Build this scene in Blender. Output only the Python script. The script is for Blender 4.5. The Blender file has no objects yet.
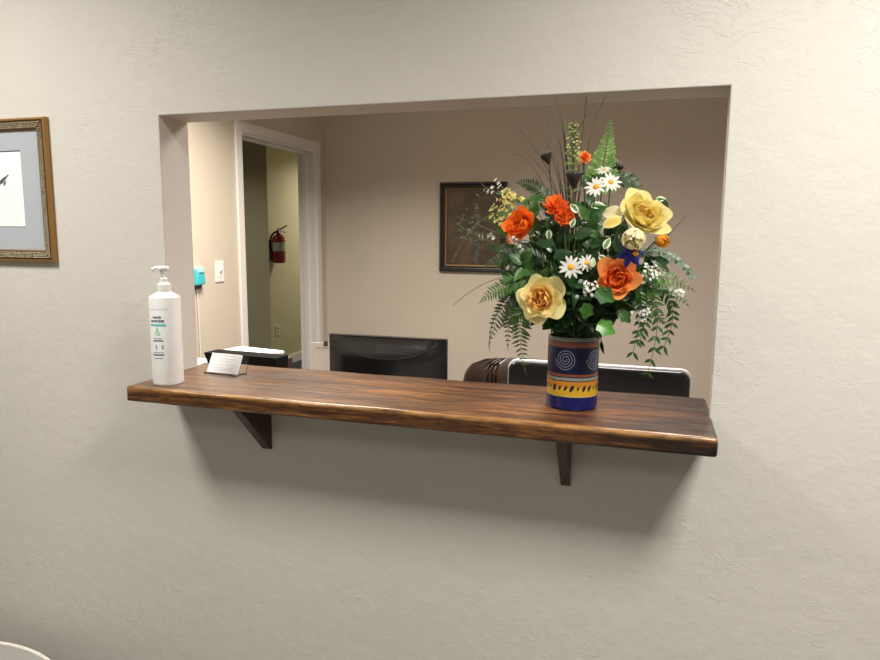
import bpy, bmesh, math, random
from mathutils import Vector, Matrix, Quaternion
random.seed(7)
C = bpy.context.scene.collection
FLOOR = 1.10          # the shelf top stands 1.10 m above the floor; X right, Y into the office, Z up
PI = math.pi

# ------------------------------------------------------------ materials
def new_mat(name):
    m = bpy.data.materials.new(name); m.use_nodes = True
    nt = m.node_tree; b = nt.nodes['Principled BSDF']
    return m, nt, b

def flat(name, col, rough=.5, metal=0, spec=.5, coat=0, trans=0, alpha=None):
    m, nt, b = new_mat(name)
    b.inputs['Base Color'].default_value = (*col, 1); b.inputs['Roughness'].default_value = rough
    b.inputs['Metallic'].default_value = metal; b.inputs['Specular IOR Level'].default_value = spec
    b.inputs['Coat Weight'].default_value = coat
    b.inputs['Transmission Weight'].default_value = trans
    return m

def noise(nt, scale, detail=3, vec=None, rough=.5, dist=0):
    n = nt.nodes.new('ShaderNodeTexNoise'); n.inputs['Scale'].default_value = scale
    n.inputs['Detail'].default_value = detail; n.inputs['Roughness'].default_value = rough
    n.inputs['Distortion'].default_value = dist
    if vec is not None: nt.links.new(vec, n.inputs['Vector'])
    return n

def ramp(nt, fac, stops, interp='LINEAR'):
    r = nt.nodes.new('ShaderNodeValToRGB'); r.color_ramp.interpolation = interp
    e = r.color_ramp.elements
    while len(e) < len(stops): e.new(.5)
    for i, (p, c) in enumerate(stops):
        e[i].position = p; e[i].color = (*c, 1) if len(c) == 3 else c
    nt.links.new(fac, r.inputs['Fac']); return r

def objcoord(nt, scale=(1, 1, 1), rot=(0, 0, 0)):
    t = nt.nodes.new('ShaderNodeTexCoord'); mp = nt.nodes.new('ShaderNodeMapping')
    mp.inputs['Scale'].default_value = scale; mp.inputs['Rotation'].default_value = rot
    nt.links.new(t.outputs['Object'], mp.inputs['Vector']); return mp.outputs['Vector']

def math_node(nt, op, a, b=None):
    n = nt.nodes.new('ShaderNodeMath'); n.operation = op
    for i, v in enumerate((a, b)):
        if v is None: continue
        if isinstance(v, (int, float)): n.inputs[i].default_value = v
        else: nt.links.new(v, n.inputs[i])
    return n.outputs[0]

def nt_clamp(nt, a):
    n = nt.nodes.new('ShaderNodeClamp'); nt.links.new(a, n.inputs[0]); return n.outputs[0]

def plaster(name, col, rough=.62, strength=.62):
    m, nt, b = new_mat(name)
    v = objcoord(nt)
    # trowel marks: thin curved ridges that show only here and there, over a fine orange-peel
    vo = nt.nodes.new('ShaderNodeTexNoise'); vo.inputs['Scale'].default_value = 13; vo.inputs['Detail'].default_value = 2
    vo.inputs['Distortion'].default_value = 1.2; nt.links.new(objcoord(nt, (1, 1, 2.0)), vo.inputs['Vector'])
    ridge = ramp(nt, vo.outputs['Fac'], [(.0, (0, 0, 0)), (.493, (0, 0, 0)), (.501, (.5, .5, .5)), (.510, (.10, .10, .10)), (1, (.1, .1, .1))])
    patch = noise(nt, 4.5, 3, v); pr = ramp(nt, patch.outputs['Fac'], [(.50, (0, 0, 0)), (.62, (1, 1, 1))])
    fine = noise(nt, 120, 3, v); mid = noise(nt, 24, 4, v, .6)
    a = math_node(nt, 'MULTIPLY', ridge.outputs['Color'], pr.outputs['Color'])
    a = math_node(nt, 'MULTIPLY', a, 1.0)
    c = math_node(nt, 'MULTIPLY', fine.outputs['Fac'], .22)
    d = math_node(nt, 'MULTIPLY', mid.outputs['Fac'], 1.25)
    h = math_node(nt, 'ADD', math_node(nt, 'ADD', a, c), d)
    bp = nt.nodes.new('ShaderNodeBump'); bp.inputs['Strength'].default_value = strength; bp.inputs['Distance'].default_value = .0022
    nt.links.new(h, bp.inputs['Height']); nt.links.new(bp.outputs['Normal'], b.inputs['Normal'])
    n2 = noise(nt, 2.2, 3, v)
    r = ramp(nt, n2.outputs['Fac'], [(.3, tuple(x*.97 for x in col)), (.7, tuple(min(1, x*1.03) for x in col))])
    nt.links.new(r.outputs['Color'], b.inputs['Base Color'])
    b.inputs['Roughness'].default_value = rough; b.inputs['Specular IOR Level'].default_value = .3
    return m

def wood(name, dark, mid, light, rough=.28, coat=.35, scale=1.0, axis='x', fine=0):
    m, nt, b = new_mat(name)
    sc = {'x': (1.6, 26, 26), 'z': (26, 26, 1.6)}[axis]
    sc = tuple(s*scale for s in sc)
    v = objcoord(nt, sc)
    n1 = noise(nt, 1.6, 8, v, .68, .6)
    sc2 = {'x': (5, 120, 120), 'z': (120, 120, 5)}[axis]
    n2 = noise(nt, 1.0, 4, objcoord(nt, sc2), .7)
    n3 = noise(nt, 3.0, 3, objcoord(nt, (1, 2.4, 2.4)), .5, .4)
    f = math_node(nt, 'ADD', math_node(nt, 'MULTIPLY', n1.outputs['Fac'], .75), math_node(nt, 'MULTIPLY', n2.outputs['Fac'], .35))
    f = math_node(nt, 'ADD', f, math_node(nt, 'MULTIPLY', math_node(nt, 'SUBTRACT', n3.outputs['Fac'], .5), .22 if fine else .5))
    if fine:
        n4 = noise(nt, 1.0, 6, objcoord(nt, (14, 150, 150)), .75, 1.0)
        f = math_node(nt, 'ADD', math_node(nt, 'MULTIPLY', f, .55), math_node(nt, 'MULTIPLY', n4.outputs['Fac'], .45))
        sx = nt.nodes.new('ShaderNodeSeparateXYZ'); nt.links.new(objcoord(nt), sx.inputs[0])
        kn = noise(nt, 9, 3, objcoord(nt, (1, 1.3, 1)), .5, .3)     # dark knotty end of the board
        e = math_node(nt, 'MULTIPLY', math_node(nt, 'SUBTRACT', sx.outputs[0], .92), 1.1)
        e = nt_clamp(nt, e)
        f = math_node(nt, 'SUBTRACT', f, math_node(nt, 'MULTIPLY', e, math_node(nt, 'MULTIPLY', kn.outputs['Fac'], .55)))
        r = ramp(nt, f, [(.40, dark), (.455, tuple(x*.55 for x in mid)), (.50, mid), (.56, tuple((x+y)*.38 for x, y in zip(mid, light))), (.62, light)])
    else: r = ramp(nt, f, [(.36, dark), (.52, mid), (.70, light)])
    col = r.outputs['Color']
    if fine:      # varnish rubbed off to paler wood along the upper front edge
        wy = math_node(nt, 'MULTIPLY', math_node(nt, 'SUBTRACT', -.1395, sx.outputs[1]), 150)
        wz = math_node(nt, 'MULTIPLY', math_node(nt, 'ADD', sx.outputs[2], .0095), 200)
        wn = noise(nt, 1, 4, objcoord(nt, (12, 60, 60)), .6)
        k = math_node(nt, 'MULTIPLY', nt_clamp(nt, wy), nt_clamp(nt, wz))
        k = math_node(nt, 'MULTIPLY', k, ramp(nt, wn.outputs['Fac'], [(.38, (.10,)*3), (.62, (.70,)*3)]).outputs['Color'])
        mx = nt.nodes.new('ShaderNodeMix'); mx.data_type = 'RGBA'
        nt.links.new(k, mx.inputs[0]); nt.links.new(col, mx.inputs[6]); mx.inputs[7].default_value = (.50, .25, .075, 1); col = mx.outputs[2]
    nt.links.new(col, b.inputs['Base Color'])
    rr = ramp(nt, n2.outputs['Fac'], [(.3, (rough*1.5,)*3), (.7, (rough*.8,)*3)])
    nt.links.new(rr.outputs['Color'], b.inputs['Roughness'])
    bp = nt.nodes.new('ShaderNodeBump'); bp.inputs['Strength'].default_value = .45; bp.inputs['Distance'].default_value = .0015
    nt.links.new(f, bp.inputs['Height']); nt.links.new(bp.outputs['Normal'], b.inputs['Normal'])
    b.inputs['Coat Weight'].default_value = coat; b.inputs['Coat Roughness'].default_value = .22
    return m

def petal_mat(name, inner, outer, rough=.55, trans=.38):
    """petal colour runs from the heart (tint 0) to the outer petals (tint 1)"""
    m, nt, b = new_mat(name)
    a = nt.nodes.new('ShaderNodeAttribute'); a.attribute_name = 'tint'
    n = noise(nt, 60, 3, objcoord(nt))
    f = math_node(nt, 'ADD', a.outputs['Fac'], math_node(nt, 'MULTIPLY', math_node(nt, 'SUBTRACT', n.outputs['Fac'], .5), .3))
    r = ramp(nt, f, [(0, inner), (1, outer)])
    nt.links.new(r.outputs['Color'], b.inputs['Base Color'])
    b.inputs['Roughness'].default_value = rough; b.inputs['Specular IOR Level'].default_value = .25
    tr = nt.nodes.new('ShaderNodeBsdfTranslucent'); nt.links.new(r.outputs['Color'], tr.inputs['Color'])
    mx = nt.nodes.new('ShaderNodeMixShader'); mx.inputs[0].default_value = trans
    nt.links.new(b.outputs[0], mx.inputs[1]); nt.links.new(tr.outputs[0], mx.inputs[2])
    nt.links.new(mx.outputs[0], nt.nodes['Material Output'].inputs['Surface'])
    return m

def leaf_mat(name, a, bcol, rough=.35, edge=None, trans=.15):
    m, nt, b = new_mat(name)
    n = noise(nt, 35, 3, objcoord(nt))
    r = ramp(nt, n.outputs['Fac'], [(.35, a), (.65, bcol)])
    out = r.outputs['Color']
    if edge:
        at = nt.nodes.new('ShaderNodeAttribute'); at.attribute_name = 'tint'
        n2 = noise(nt, 120, 2, objcoord(nt))
        f = math_node(nt, 'ADD', at.outputs['Fac'], math_node(nt, 'MULTIPLY', math_node(nt, 'SUBTRACT', n2.outputs['Fac'], .5), .6))
        rr = ramp(nt, f, [(.48, (0, 0, 0)), (.6, (1, 1, 1))])
        mx = nt.nodes.new('ShaderNodeMix'); mx.data_type = 'RGBA'
        nt.links.new(rr.outputs['Color'], mx.inputs[0]); nt.links.new(out, mx.inputs[6]); mx.inputs[7].default_value = (*edge, 1)
        out = mx.outputs[2]
    nt.links.new(out, b.inputs['Base Color']); b.inputs['Roughness'].default_value = rough
    tr = nt.nodes.new('ShaderNodeBsdfTranslucent'); nt.links.new(out, tr.inputs['Color'])
    ms = nt.nodes.new('ShaderNodeMixShader'); ms.inputs[0].default_value = trans
    nt.links.new(b.outputs[0], ms.inputs[1]); nt.links.new(tr.outputs[0], ms.inputs[2])
    nt.links.new(ms.outputs[0], nt.nodes['Material Output'].inputs['Surface'])
    return m

M = {}
WALLC = (.60, .57, .515)
M['wall'] = plaster('wall_plaster', WALLC)
M['office_wall'] = plaster('office_plaster', (.60, .535, .45), strength=.25)
M['hall_wall'] = plaster('hall_plaster', (.54, .49, .345), strength=.2)
M['ceiling'] = flat('ceiling_white', (.72, .70, .66), .9)
M['trim'] = flat('trim_white', (.78, .76, .74), .35)
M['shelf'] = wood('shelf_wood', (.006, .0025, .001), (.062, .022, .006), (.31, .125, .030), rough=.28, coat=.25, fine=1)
M['bracket'] = wood('bracket_wood', (.012, .005, .003), (.045, .016, .008), (.09, .034, .014), rough=.45, coat=.15, axis='z')
M['white_plastic'] = flat('white_plastic', (.80, .79, .76), .3)
M['bottle'] = flat('bottle_white', (.83, .83, .80), .32, coat=.2)
M['black_plastic'] = flat('black_plastic', (.009, .009, .011), .25, spec=.5)
M['black_satin'] = flat('black_satin', (.005, .005, .006), .4, spec=.3)
M['black_matte'] = flat('black_matte', (.006, .006, .006), .8, spec=.1)
M['dark_grey'] = flat('dark_grey_plastic', (.010, .011, .013), .28, spec=.45)
M['black_void'] = flat('black_slot', (.002, .002, .002), .8)
M['silver'] = flat('silver', (.55, .57, .6), .3, metal=.9)
M['white_rim'] = flat('white_rim', (.82, .82, .82), .25)
M['paper'] = flat('paper_white', (.86, .86, .84), .7)
M['grey_print'] = flat('grey_print', (.35, .36, .38), .8)
M['navy_print'] = flat('navy_print', (.02, .04, .13), .7)
M['teal_print'] = flat('teal_print', (.10, .50, .50), .7)
M['green_print'] = flat('green_print', (.25, .60, .42), .7)
M['clear'] = flat('clear_acrylic', (1, 1, 1), .05, trans=1)
M['clear'].node_tree.nodes['Principled BSDF'].inputs['IOR'].default_value = 1.3
M['teal'] = flat('teal_plastic', (.05, .48, .55), .35)
M['teal_light'] = flat('teal_light_plastic', (.35, .72, .74), .35)
M['cord'] = flat('cord_white', (.75, .72, .66), .5)
M['brown_leather'] = flat('brown_leather', (.028, .014, .010), .38, coat=.1)
M['brown_box'] = flat('brown_cardboard', (.05, .025, .016), .6)
M['desk'] = wood('desk_laminate', (.05, .03, .02), (.12, .07, .04), (.2, .12, .07), rough=.4, coat=.1)
M['red'] = flat('extinguisher_red', (.16, .004, .006), .3, coat=.3)
M['steel'] = flat('steel', (.7, .68, .62), .3, metal=1)
M['label_grey'] = flat('label_grey', (.30, .30, .26), .6)
M['gold'] = flat('frame_gold', (.36, .20, .065), .38, metal=.65)
M['gold_dark'] = flat('frame_gold_dark', (.085, .045, .02), .4, metal=.5)
M['bead'] = flat('frame_bead', (.50, .43, .30), .4, metal=.6)
M['mat_board'] = flat('mat_board', (.40, .425, .45), .8)
M['bevel'] = flat('mat_bevel', (.16, .18, .22), .8)
M['ink'] = flat('bird_ink', (.10, .11, .13), .8)
M['black_frame'] = flat('black_frame', (.006, .005, .005), .3, coat=.15)
M['gold_line'] = flat('gold_line', (.30, .19, .06), .4, metal=.4)
M['chair_cloth'] = flat('chair_cloth', (.33, .32, .30), .9)
M['cream'] = flat('cream_rail', (.80, .74, .66), .4)

def carpet():
    m, nt, b = new_mat('carpet')
    n = noise(nt, 220, 3, objcoord(nt)); r = ramp(nt, n.outputs['Fac'], [(.3, (.015, .02, .03)), (.7, (.05, .065, .085))])
    nt.links.new(r.outputs['Color'], b.inputs['Base Color']); b.inputs['Roughness'].default_value = .95
    bp = nt.nodes.new('ShaderNodeBump'); bp.inputs['Distance'].default_value = .004
    nt.links.new(n.outputs['Fac'], bp.inputs['Height']); nt.links.new(bp.outputs['Normal'], b.inputs['Normal'])
    return m
M['carpet'] = carpet()
def tile_floor():
    m, nt, b = new_mat('waiting_room_floor')
    n = noise(nt, 12, 4, objcoord(nt)); r = ramp(nt, n.outputs['Fac'], [(.3, (.09, .085, .08)), (.7, (.13, .125, .115))])
    nt.links.new(r.outputs['Color'], b.inputs['Base Color']); b.inputs['Roughness'].default_value = .6
    return m
M['floor'] = tile_floor()

def painting():
    m, nt, b = new_mat('still_life_ground')
    n = noise(nt, 7, 5, objcoord(nt), .6, .5)
    r = ramp(nt, n.outputs['Fac'], [(.3, (.028, .018, .010)), (.5, (.065, .040, .020)), (.7, (.11, .070, .035))])
    nt.links.new(r.outputs['Color'], b.inputs['Base Color']); b.inputs['Roughness'].default_value = .3
    return m
M['painting'] = painting()
M['paint_leaf'] = flat('paint_leaf', (.13, .125, .075), .4)
M['paint_leaf_dark'] = flat('paint_leaf_dark', (.035, .036, .022), .4)
M['paint_white'] = flat('paint_white', (.55, .55, .50), .4)
M['paint_grey'] = flat('paint_grey', (.075, .075, .07), .4)
M['paint_brown'] = flat('paint_brown', (.09, .045, .035), .4)

def vase_mat():
    m, nt, b = new_mat('painted_vase')
    t = nt.nodes.new('ShaderNodeTexCoord'); s = nt.nodes.new('ShaderNodeSeparateXYZ')
    nt.links.new(t.outputs['Object'], s.inputs[0])
    n = noise(nt, 40, 3, t.outputs['Object'])
    z = math_node(nt, 'ADD', s.outputs['Z'], math_node(nt, 'MULTIPLY', math_node(nt, 'SUBTRACT', n.outputs['Fac'], .5), .0022))
    f = math_node(nt, 'MULTIPLY', z, 1/.16)
    def P(v): return v/.16
    navy, cob = (.003, .006, .032), (.006, .011, .115)
    stops = [(0, cob), (P(.0265), (.008, .012, .09)), (P(.0285), (.55, .42, .12)), (P(.031), (.60, .36, .025)), (P(.048), (.50, .20, .02)),
             (P(.0595), (.03, .02, .03)), (P(.0615), (.22, .23, .19)), (P(.0675), (.03, .03, .06)), (P(.0695), (.20, .055, .03)), (P(.0745), navy),
             (P(.1285), (.17, .05, .028)), (P(.1385), (.04, .04, .05)), (P(.1405), (.17, .19, .16))]
    r = ramp(nt, f, stops, 'CONSTANT')
    nt.links.new(r.outputs['Color'], b.inputs['Base Color'])
    b.inputs['Roughness'].default_value = .3; b.inputs['Specular IOR Level'].default_value = .3; b.inputs['Coat Weight'].default_value = .1
    bp = nt.nodes.new('ShaderNodeBump'); bp.inputs['Distance'].default_value = .0008; bp.inputs['Strength'].default_value = .4
    nt.links.new(n.outputs['Fac'], bp.inputs['Height']); nt.links.new(bp.outputs['Normal'], b.inputs['Normal'])
    return m
M['vase'] = vase_mat()
M['vase_inside'] = flat('vase_inside', (.008, .012, .05), .3)
M['vase_line'] = flat('vase_spiral_line', (.22, .24, .28), .4)
M['vase_seed'] = flat('vase_leaf_dash', (.012, .008, .012), .5)

M['yellow_orange'] = petal_mat('rose_yellow_orange', (.90, .42, .05), (.92, .84, .40))
M['yellow'] = petal_mat('rose_yellow', (.88, .62, .10), (.92, .84, .38))
M['orange'] = petal_mat('rose_orange', (.92, .32, .05), (.90, .20, .025))
M['orange2'] = petal_mat('rose_orange_pale', (.92, .20, .02), (.92, .36, .10))
M['red'+'_petal'] = petal_mat('carnation_red', (.92, .30, .05), (.88, .15, .025))
M['amber'] = petal_mat('bud_amber', (.80, .28, .012), (.80, .36, .03))
M['cream_petal'] = petal_mat('bud_cream', (.80, .70, .36), (.86, .80, .52))
M['daisy_petal'] = petal_mat('daisy_white', (.86, .85, .74), (.90, .90, .87))
M['daisy_eye'] = flat('daisy_eye', (.72, .34, .015), .8)
M['blue_petal'] = petal_mat('blue_petal', (.02, .02, .14), (.03, .035, .26))
M['pod'] = flat('pod_brown', (.030, .020, .018), .7)
M['stem'] = leaf_mat('stem_green', (.03, .075, .015), (.06, .12, .025), .5)
M['dark'] = leaf_mat('leaf_dark', (.010, .034, .010), (.026, .070, .020), .3)
M['green'] = leaf_mat('leaf_green', (.025, .08, .014), (.06, .15, .03), .4)
M['ivy'] = leaf_mat('leaf_ivy', (.02, .085, .018), (.05, .15, .035), .35)
M['ivy_b'] = leaf_mat('leaf_ivy_bright', (.04, .16, .02), (.10, .28, .04), .35)
M['bright'] = leaf_mat('fern_bright', (.16, .30, .07), (.27, .44, .13), .5, trans=.25)
M['mid'] = leaf_mat('fern_mid', (.05, .13, .025), (.13, .22, .06), .45)
M['fern_dark'] = leaf_mat('fern_dark', (.022, .06, .018), (.06, .11, .04), .45)
M['var'] = leaf_mat('leaf_variegated', (.06, .17, .04), (.16, .30, .10), .4, edge=(.72, .76, .52))
M['pale'] = leaf_mat('leaf_pale', (.40, .46, .26), (.55, .60, .38), .5)
M['eucalyptus'] = leaf_mat('leaf_eucalyptus', (.09, .17, .11), (.24, .33, .25), .6)
M['blade_d'] = leaf_mat('blade_dark_green', (.05, .075, .045), (.10, .12, .08), .5)
M['blade_b'] = leaf_mat('blade_brown', (.07, .055, .035), (.12, .10, .06), .6)
M['blade_g'] = leaf_mat('blade_green', (.10, .16, .035), (.20, .26, .09), .5)
M['floret_white'] = petal_mat('floret_white', (.80, .82, .70), (.88, .88, .82))
M['floret_yellow'] = petal_mat('floret_yellow', (.85, .66, .08), (.86, .80, .38))
M['floret_spike'] = petal_mat('floret_spike', (.42, .50, .08), (.80, .78, .42))

# ------------------------------------------------------------ mesh helpers
def obj(name, bm, mat, parent=None, smooth=True, bevel=0, segs=2):
    me = bpy.data.meshes.new(name); bmesh.ops.recalc_face_normals(bm, faces=bm.faces) if len(bm.faces) and not bm.faces.layers.int.get('keep') else None
    bm.to_mesh(me); bm.free()
    for p in me.polygons: p.use_smooth = smooth
    for m in (mat if isinstance(mat, (list, tuple)) else [mat]): me.materials.append(m)
    o = bpy.data.objects.new(name, me); C.objects.link(o)
    if parent: o.parent = parent
    if bevel:
        md = o.modifiers.new('bevel', 'BEVEL'); md.width = bevel; md.segments = segs; md.limit_method = 'ANGLE'; md.angle_limit = .6
        try: md.harden_normals = False
        except Exception: pass
    if smooth:
        try:
            me.set_sharp_from_angle(angle=math.radians(38))
        except Exception: pass
    return o

def tag(o, label=None, cat=None, group=None, kind=None):
    if label: o['label'] = label
    if cat: o['category'] = cat
    if group: o['group'] = group
    if kind: o['kind'] = kind
    return o

def empty(name, loc, label=None, cat=None, group=None, rz=0):
    o = bpy.data.objects.new(name, None); C.objects.link(o)
    o.location = loc; o.rotation_euler = (0, 0, rz); o.empty_display_size = .05
    return tag(o, label, cat, group)

def BM(): return bmesh.new()

def box(bm, x0, x1, y0, y1, z0, z1, mi=0):
    v = [bm.verts.new(p) for p in ((x0,y0,z0),(x1,y0,z0),(x1,y1,z0),(x0,y1,z0),(x0,y0,z1),(x1,y0,z1),(x1,y1,z1),(x0,y1,z1))]
    for f in ((0,3,2,1),(4,5,6,7),(0,1,5,4),(1,2,6,5),(2,3,7,6),(3,0,4,7)):
        bm.faces.new([v[i] for i in f]).material_index = mi
    return v

def lathe(bm, prof, n=40, c=(0,0), closed_ends=True):
    rings = []
    for r, z in prof:
        rings.append([bm.verts.new((c[0]+r*math.cos(2*PI*i/n), c[1]+r*math.sin(2*PI*i/n), z)) for i in range(n)])
    for a, b in zip(rings, rings[1:]):
        for i in range(n): bm.faces.new((a[i], a[(i+1)%n], b[(i+1)%n], b[i]))
    if closed_ends:
        bm.faces.new(list(reversed(rings[0]))); bm.faces.new(rings[-1])
    return rings

def tube(bm, pts, r, n=6, r1=None, flat_=1.0):
    pts = [Vector(p) for p in pts]; rings = []
    up = Vector((.13, .2, 1)).normalized()
    N = len(pts)
    for i, p in enumerate(pts):
        t = (pts[min(i+1, N-1)]-pts[max(i-1, 0)]).normalized()
        a = t.cross(up)
        if a.length < .05: a = t.cross(Vector((1, 0, 0)))
        a.normalize(); b = t.cross(a).normalized()
        rr = r if r1 is None else r+(r1-r)*i/(N-1)
        rings.append([bm.verts.new(p+(a*math.cos(2*PI*k/n)+b*math.sin(2*PI*k/n)*flat_)*rr) for k in range(n)])
    for a, b in zip(rings, rings[1:]):
        for k in range(n): bm.faces.new((a[k], a[(k+1)%n], b[(k+1)%n], b[k]))
    bm.faces.new(list(reversed(rings[0]))); bm.faces.new(rings[-1])

def bez(a, b, c, n=12):
    """quadratic curve through a, passing near b, ending at c (b is a point ON the curve)"""
    a, b, c = Vector(a), Vector(b), Vector(c); k = b*2-(a+c)*.5
    return [a*(1-t)**2+k*2*t*(1-t)+c*t*t for t in (i/n for i in range(n+1))]

def prism(bm, poly, axis, a, b, mi=0):
    """extrude a 2-D outline along axis ('x','y','z') from a to b"""
    def P(u, v, w): return {'x': (w, u, v), 'y': (u, w, v), 'z': (u, v, w)}[axis]
    A = [bm.verts.new(P(u, v, a)) for u, v in poly]; B = [bm.verts.new(P(u, v, b)) for u, v in poly]
    n = len(poly)
    for i in range(n): bm.faces.new((A[i], A[(i+1)%n], B[(i+1)%n], B[i])).material_index = mi
    bm.faces.new(list(reversed(A))).material_index = mi; bm.faces.new(B).material_index = mi

def rrect(x0, x1, z0, z1, r, n=6, corners=(1,1,1,1)):
    out = []
    for k, (cx, cz, a0) in enumerate(((x1-r, z0+r, -PI/2), (x1-r, z1-r, 0), (x0+r, z1-r, PI/2), (x0+r, z0+r, PI))):
        if corners[k]: out += [(cx+r*math.cos(a0+PI/2*i/n), cz+r*math.sin(a0+PI/2*i/n)) for i in range(n+1)]
        else: out.append(((x1, z0), (x1, z1), (x0, z1), (x0, z0))[k])
    return out

def struct(name, bm, mat, **k):
    return tag(obj(name, bm, mat, smooth=False, **k), kind='structure')
# ------------------------------------------------------------ the setting
T = .107; OPW = 1.25; HEAD = FLOOR+.621; CEIL = 2.45
SB = FLOOR-.032      # underside of the shelf = top of the half wall
# reception wall with the pass-through opening, one mesh with its reveals
bm = BM()
xs = (-2.3, 0, OPW, 3.6); zs = (0, SB, HEAD, CEIL)
for y, fl in ((0, 0), (T, 1)):
    g = {(i, j): bm.verts.new((xs[i], y, zs[j])) for i in range(4) for j in range(4)}
    for i in range(3):
        for j in range(3):
            if (i, j) == (1, 1): continue
            q = [g[i, j], g[i+1, j], g[i+1, j+1], g[i, j+1]]
            bm.faces.new(q if not fl else q[::-1])
    if y == 0: g0 = g
    else:
        for j in (1, 2): g[2, j].co.x += .007     # the right reveal is slightly splayed
for (a, b) in (((1,1),(2,1)),((2,1),(2,2)),((2,2),(1,2)),((1,2),(1,1)),((0,0),(3,0)),((3,0),(3,3)),((3,3),(0,3)),((0,3),(0,0))):
    pass
def strip(pa, pb): bm.faces.new((g0[pa], g0[pb], g[pb], g[pa]))
for pa, pb in (((1,1),(2,1)),((2,1),(2,2)),((2,2),(1,2)),((1,2),(1,1))): strip(pa, pb)
ring = [(0,0),(1,0),(2,0),(3,0),(3,1),(3,2),(3,3),(2,3),(1,3),(0,3),(0,2),(0,1)]
for i in range(12): strip(ring[i], ring[(i+1)%12])
w = struct('wall_front', bm, M['wall'])
md = w.modifiers.new('bead', 'BEVEL'); md.width = .003; md.segments = 3; md.limit_method = 'ANGLE'; md.angle_limit = .6

def wallbox(name, mat, *b):
    bm = BM(); box(bm, *b); return struct(name, bm, M[mat])
# waiting room shell
wallbox('floor', 'floor', -2.4, 3.7, -3.2, 0, -.1, 0)
wallbox('ceiling', 'ceiling', -2.4, 3.7, -3.2, .107, CEIL, CEIL+.1)
wallbox('wall_waiting_left', 'wall', -2.4, -2.3, -3.2, 0, 0, CEIL)
wallbox('wall_waiting_right', 'wall', 3.6, 3.7, -3.2, 0, 0, CEIL)
wallbox('wall_waiting_rear', 'wall', -2.4, 3.7, -3.3, -3.2, 0, CEIL)
# office shell: left wall with the doorway, back wall, right wall
LX = -1.17; BY = 3.18; D0, D1 = 2.105, 3.02; DH = 2.028
bm = BM()
prism(bm, [(T, 0), (D0, 0), (D0, DH), (D1, DH), (D1, 0), (BY, 0), (BY, CEIL), (T, CEIL)], 'x', LX-.12, LX)
struct('wall_left', bm, M['office_wall'])
wallbox('wall_back', 'office_wall', LX-.12, 2.3, BY, BY+.12, 0, CEIL)
wallbox('wall_right', 'office_wall', 2.2, 2.3, T, BY, 0, CEIL)
wallbox('floor_office', 'carpet', LX-1.6, 2.3, 0, 7.2, -.1, 0)
wallbox('ceiling_office', 'ceiling', LX-.12, 2.3, T, BY+.12, CEIL, CEIL+.1)
# corridor beyond the doorway
HX = -2.70; HC = 4.90
wallbox('wall_corridor_side', 'hall_wall', HX-.12, HX, HC, 7.2, 0, CEIL)
wallbox('wall_corridor_end', 'hall_wall', HX-2.0, HX-.12, HC, HC+.12, 0, CEIL)
wallbox('wall_corridor_far', 'hall_wall', HX-.12, LX, 7.2, 7.3, 0, CEIL)
wallbox('wall_corridor_office', 'hall_wall', LX-.12, LX, BY+.12, 7.2, 0, CEIL)
wallbox('wall_corridor_near', 'hall_wall', HX-2.0, LX-.12, .6, .7, 0, CEIL)
wallbox('wall_corridor_west', 'hall_wall', HX-2.1, HX-2.0, .6, HC+.12, 0, CEIL)
wallbox('ceiling_corridor', 'ceiling', HX-2.1, LX-.12, .6, 7.3, CEIL, CEIL+.1)
wallbox('floor_corridor', 'carpet', HX-2.1, LX-1.6, .6, 7.3, -.1, 0)
# baseboards
def baseboard(name, *b):
    bm = BM(); box(bm, *b); return struct(name, bm, M['trim'], bevel=.004)
baseboard('baseboard_corridor', HX, HX+.014, HC, 7.2, 0, .10)
baseboard('baseboard_corridor_end', HX-2.0, HX+.014, HC-.014, HC, 0, .10)
baseboard('baseboard_back', LX, 2.2, BY-.014, BY, 0, .10)
baseboard('baseboard_left', LX, LX+.014, T, D0-.065, 0, .10)
baseboard('baseboard_right', 2.186, 2.2, T, BY, 0, .10)
baseboard('baseboard_front', -2.3, 3.6, -.014, 0, 0, .10)
# door lining and casing, mitred at the head
t = bpy.data.objects.new('door_1', None); C.objects.link(t); t.location = (LX, D0, 0); tag(t, kind='structure')
CW = .062
def local(bm, name, mat, par, **k):
    o = obj(name, bm, M[mat], par, smooth=False, **k); o.matrix_parent_inverse = par.matrix_basis.inverted(); return o
bm = BM(); box(bm, LX-.125, LX+.004, D0, D0+.018, 0, DH-.018); local(bm, 'door_jamb', 'trim', t)
bm = BM(); box(bm, LX-.125, LX+.004, D1-.018, D1, 0, DH-.018); box(bm, LX-.085, LX-.05, D1-.03, D1-.018, 0, DH-.03); local(bm, 'door_jamb', 'trim', t, bevel=.002)
bm = BM(); box(bm, LX-.125, LX+.004, D0, D1, DH-.018, DH); box(bm, LX-.085, LX-.05, D0+.018, D1-.018, DH-.03, DH-.018); local(bm, 'door_head', 'trim', t, bevel=.002)
def casing(poly):
    bm = BM(); prism(bm, poly, 'x', LX, LX+.017); return bm
ia, ib, it = D0+.006, D1-.006, DH-.006
local(casing([(ia-CW, 0), (ia, 0), (ia, it), (ia-CW, it+CW)]), 'casing', 'trim', t, bevel=.005)
local(casing([(ib, 0), (ib+CW, 0), (ib+CW, it+CW), (ib, it)]), 'casing', 'trim', t, bevel=.005)
local(casing([(ia, it), (ib, it), (ib+CW, it+CW), (ia-CW, it+CW)]), 'casing', 'trim', t, bevel=.005)

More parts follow.
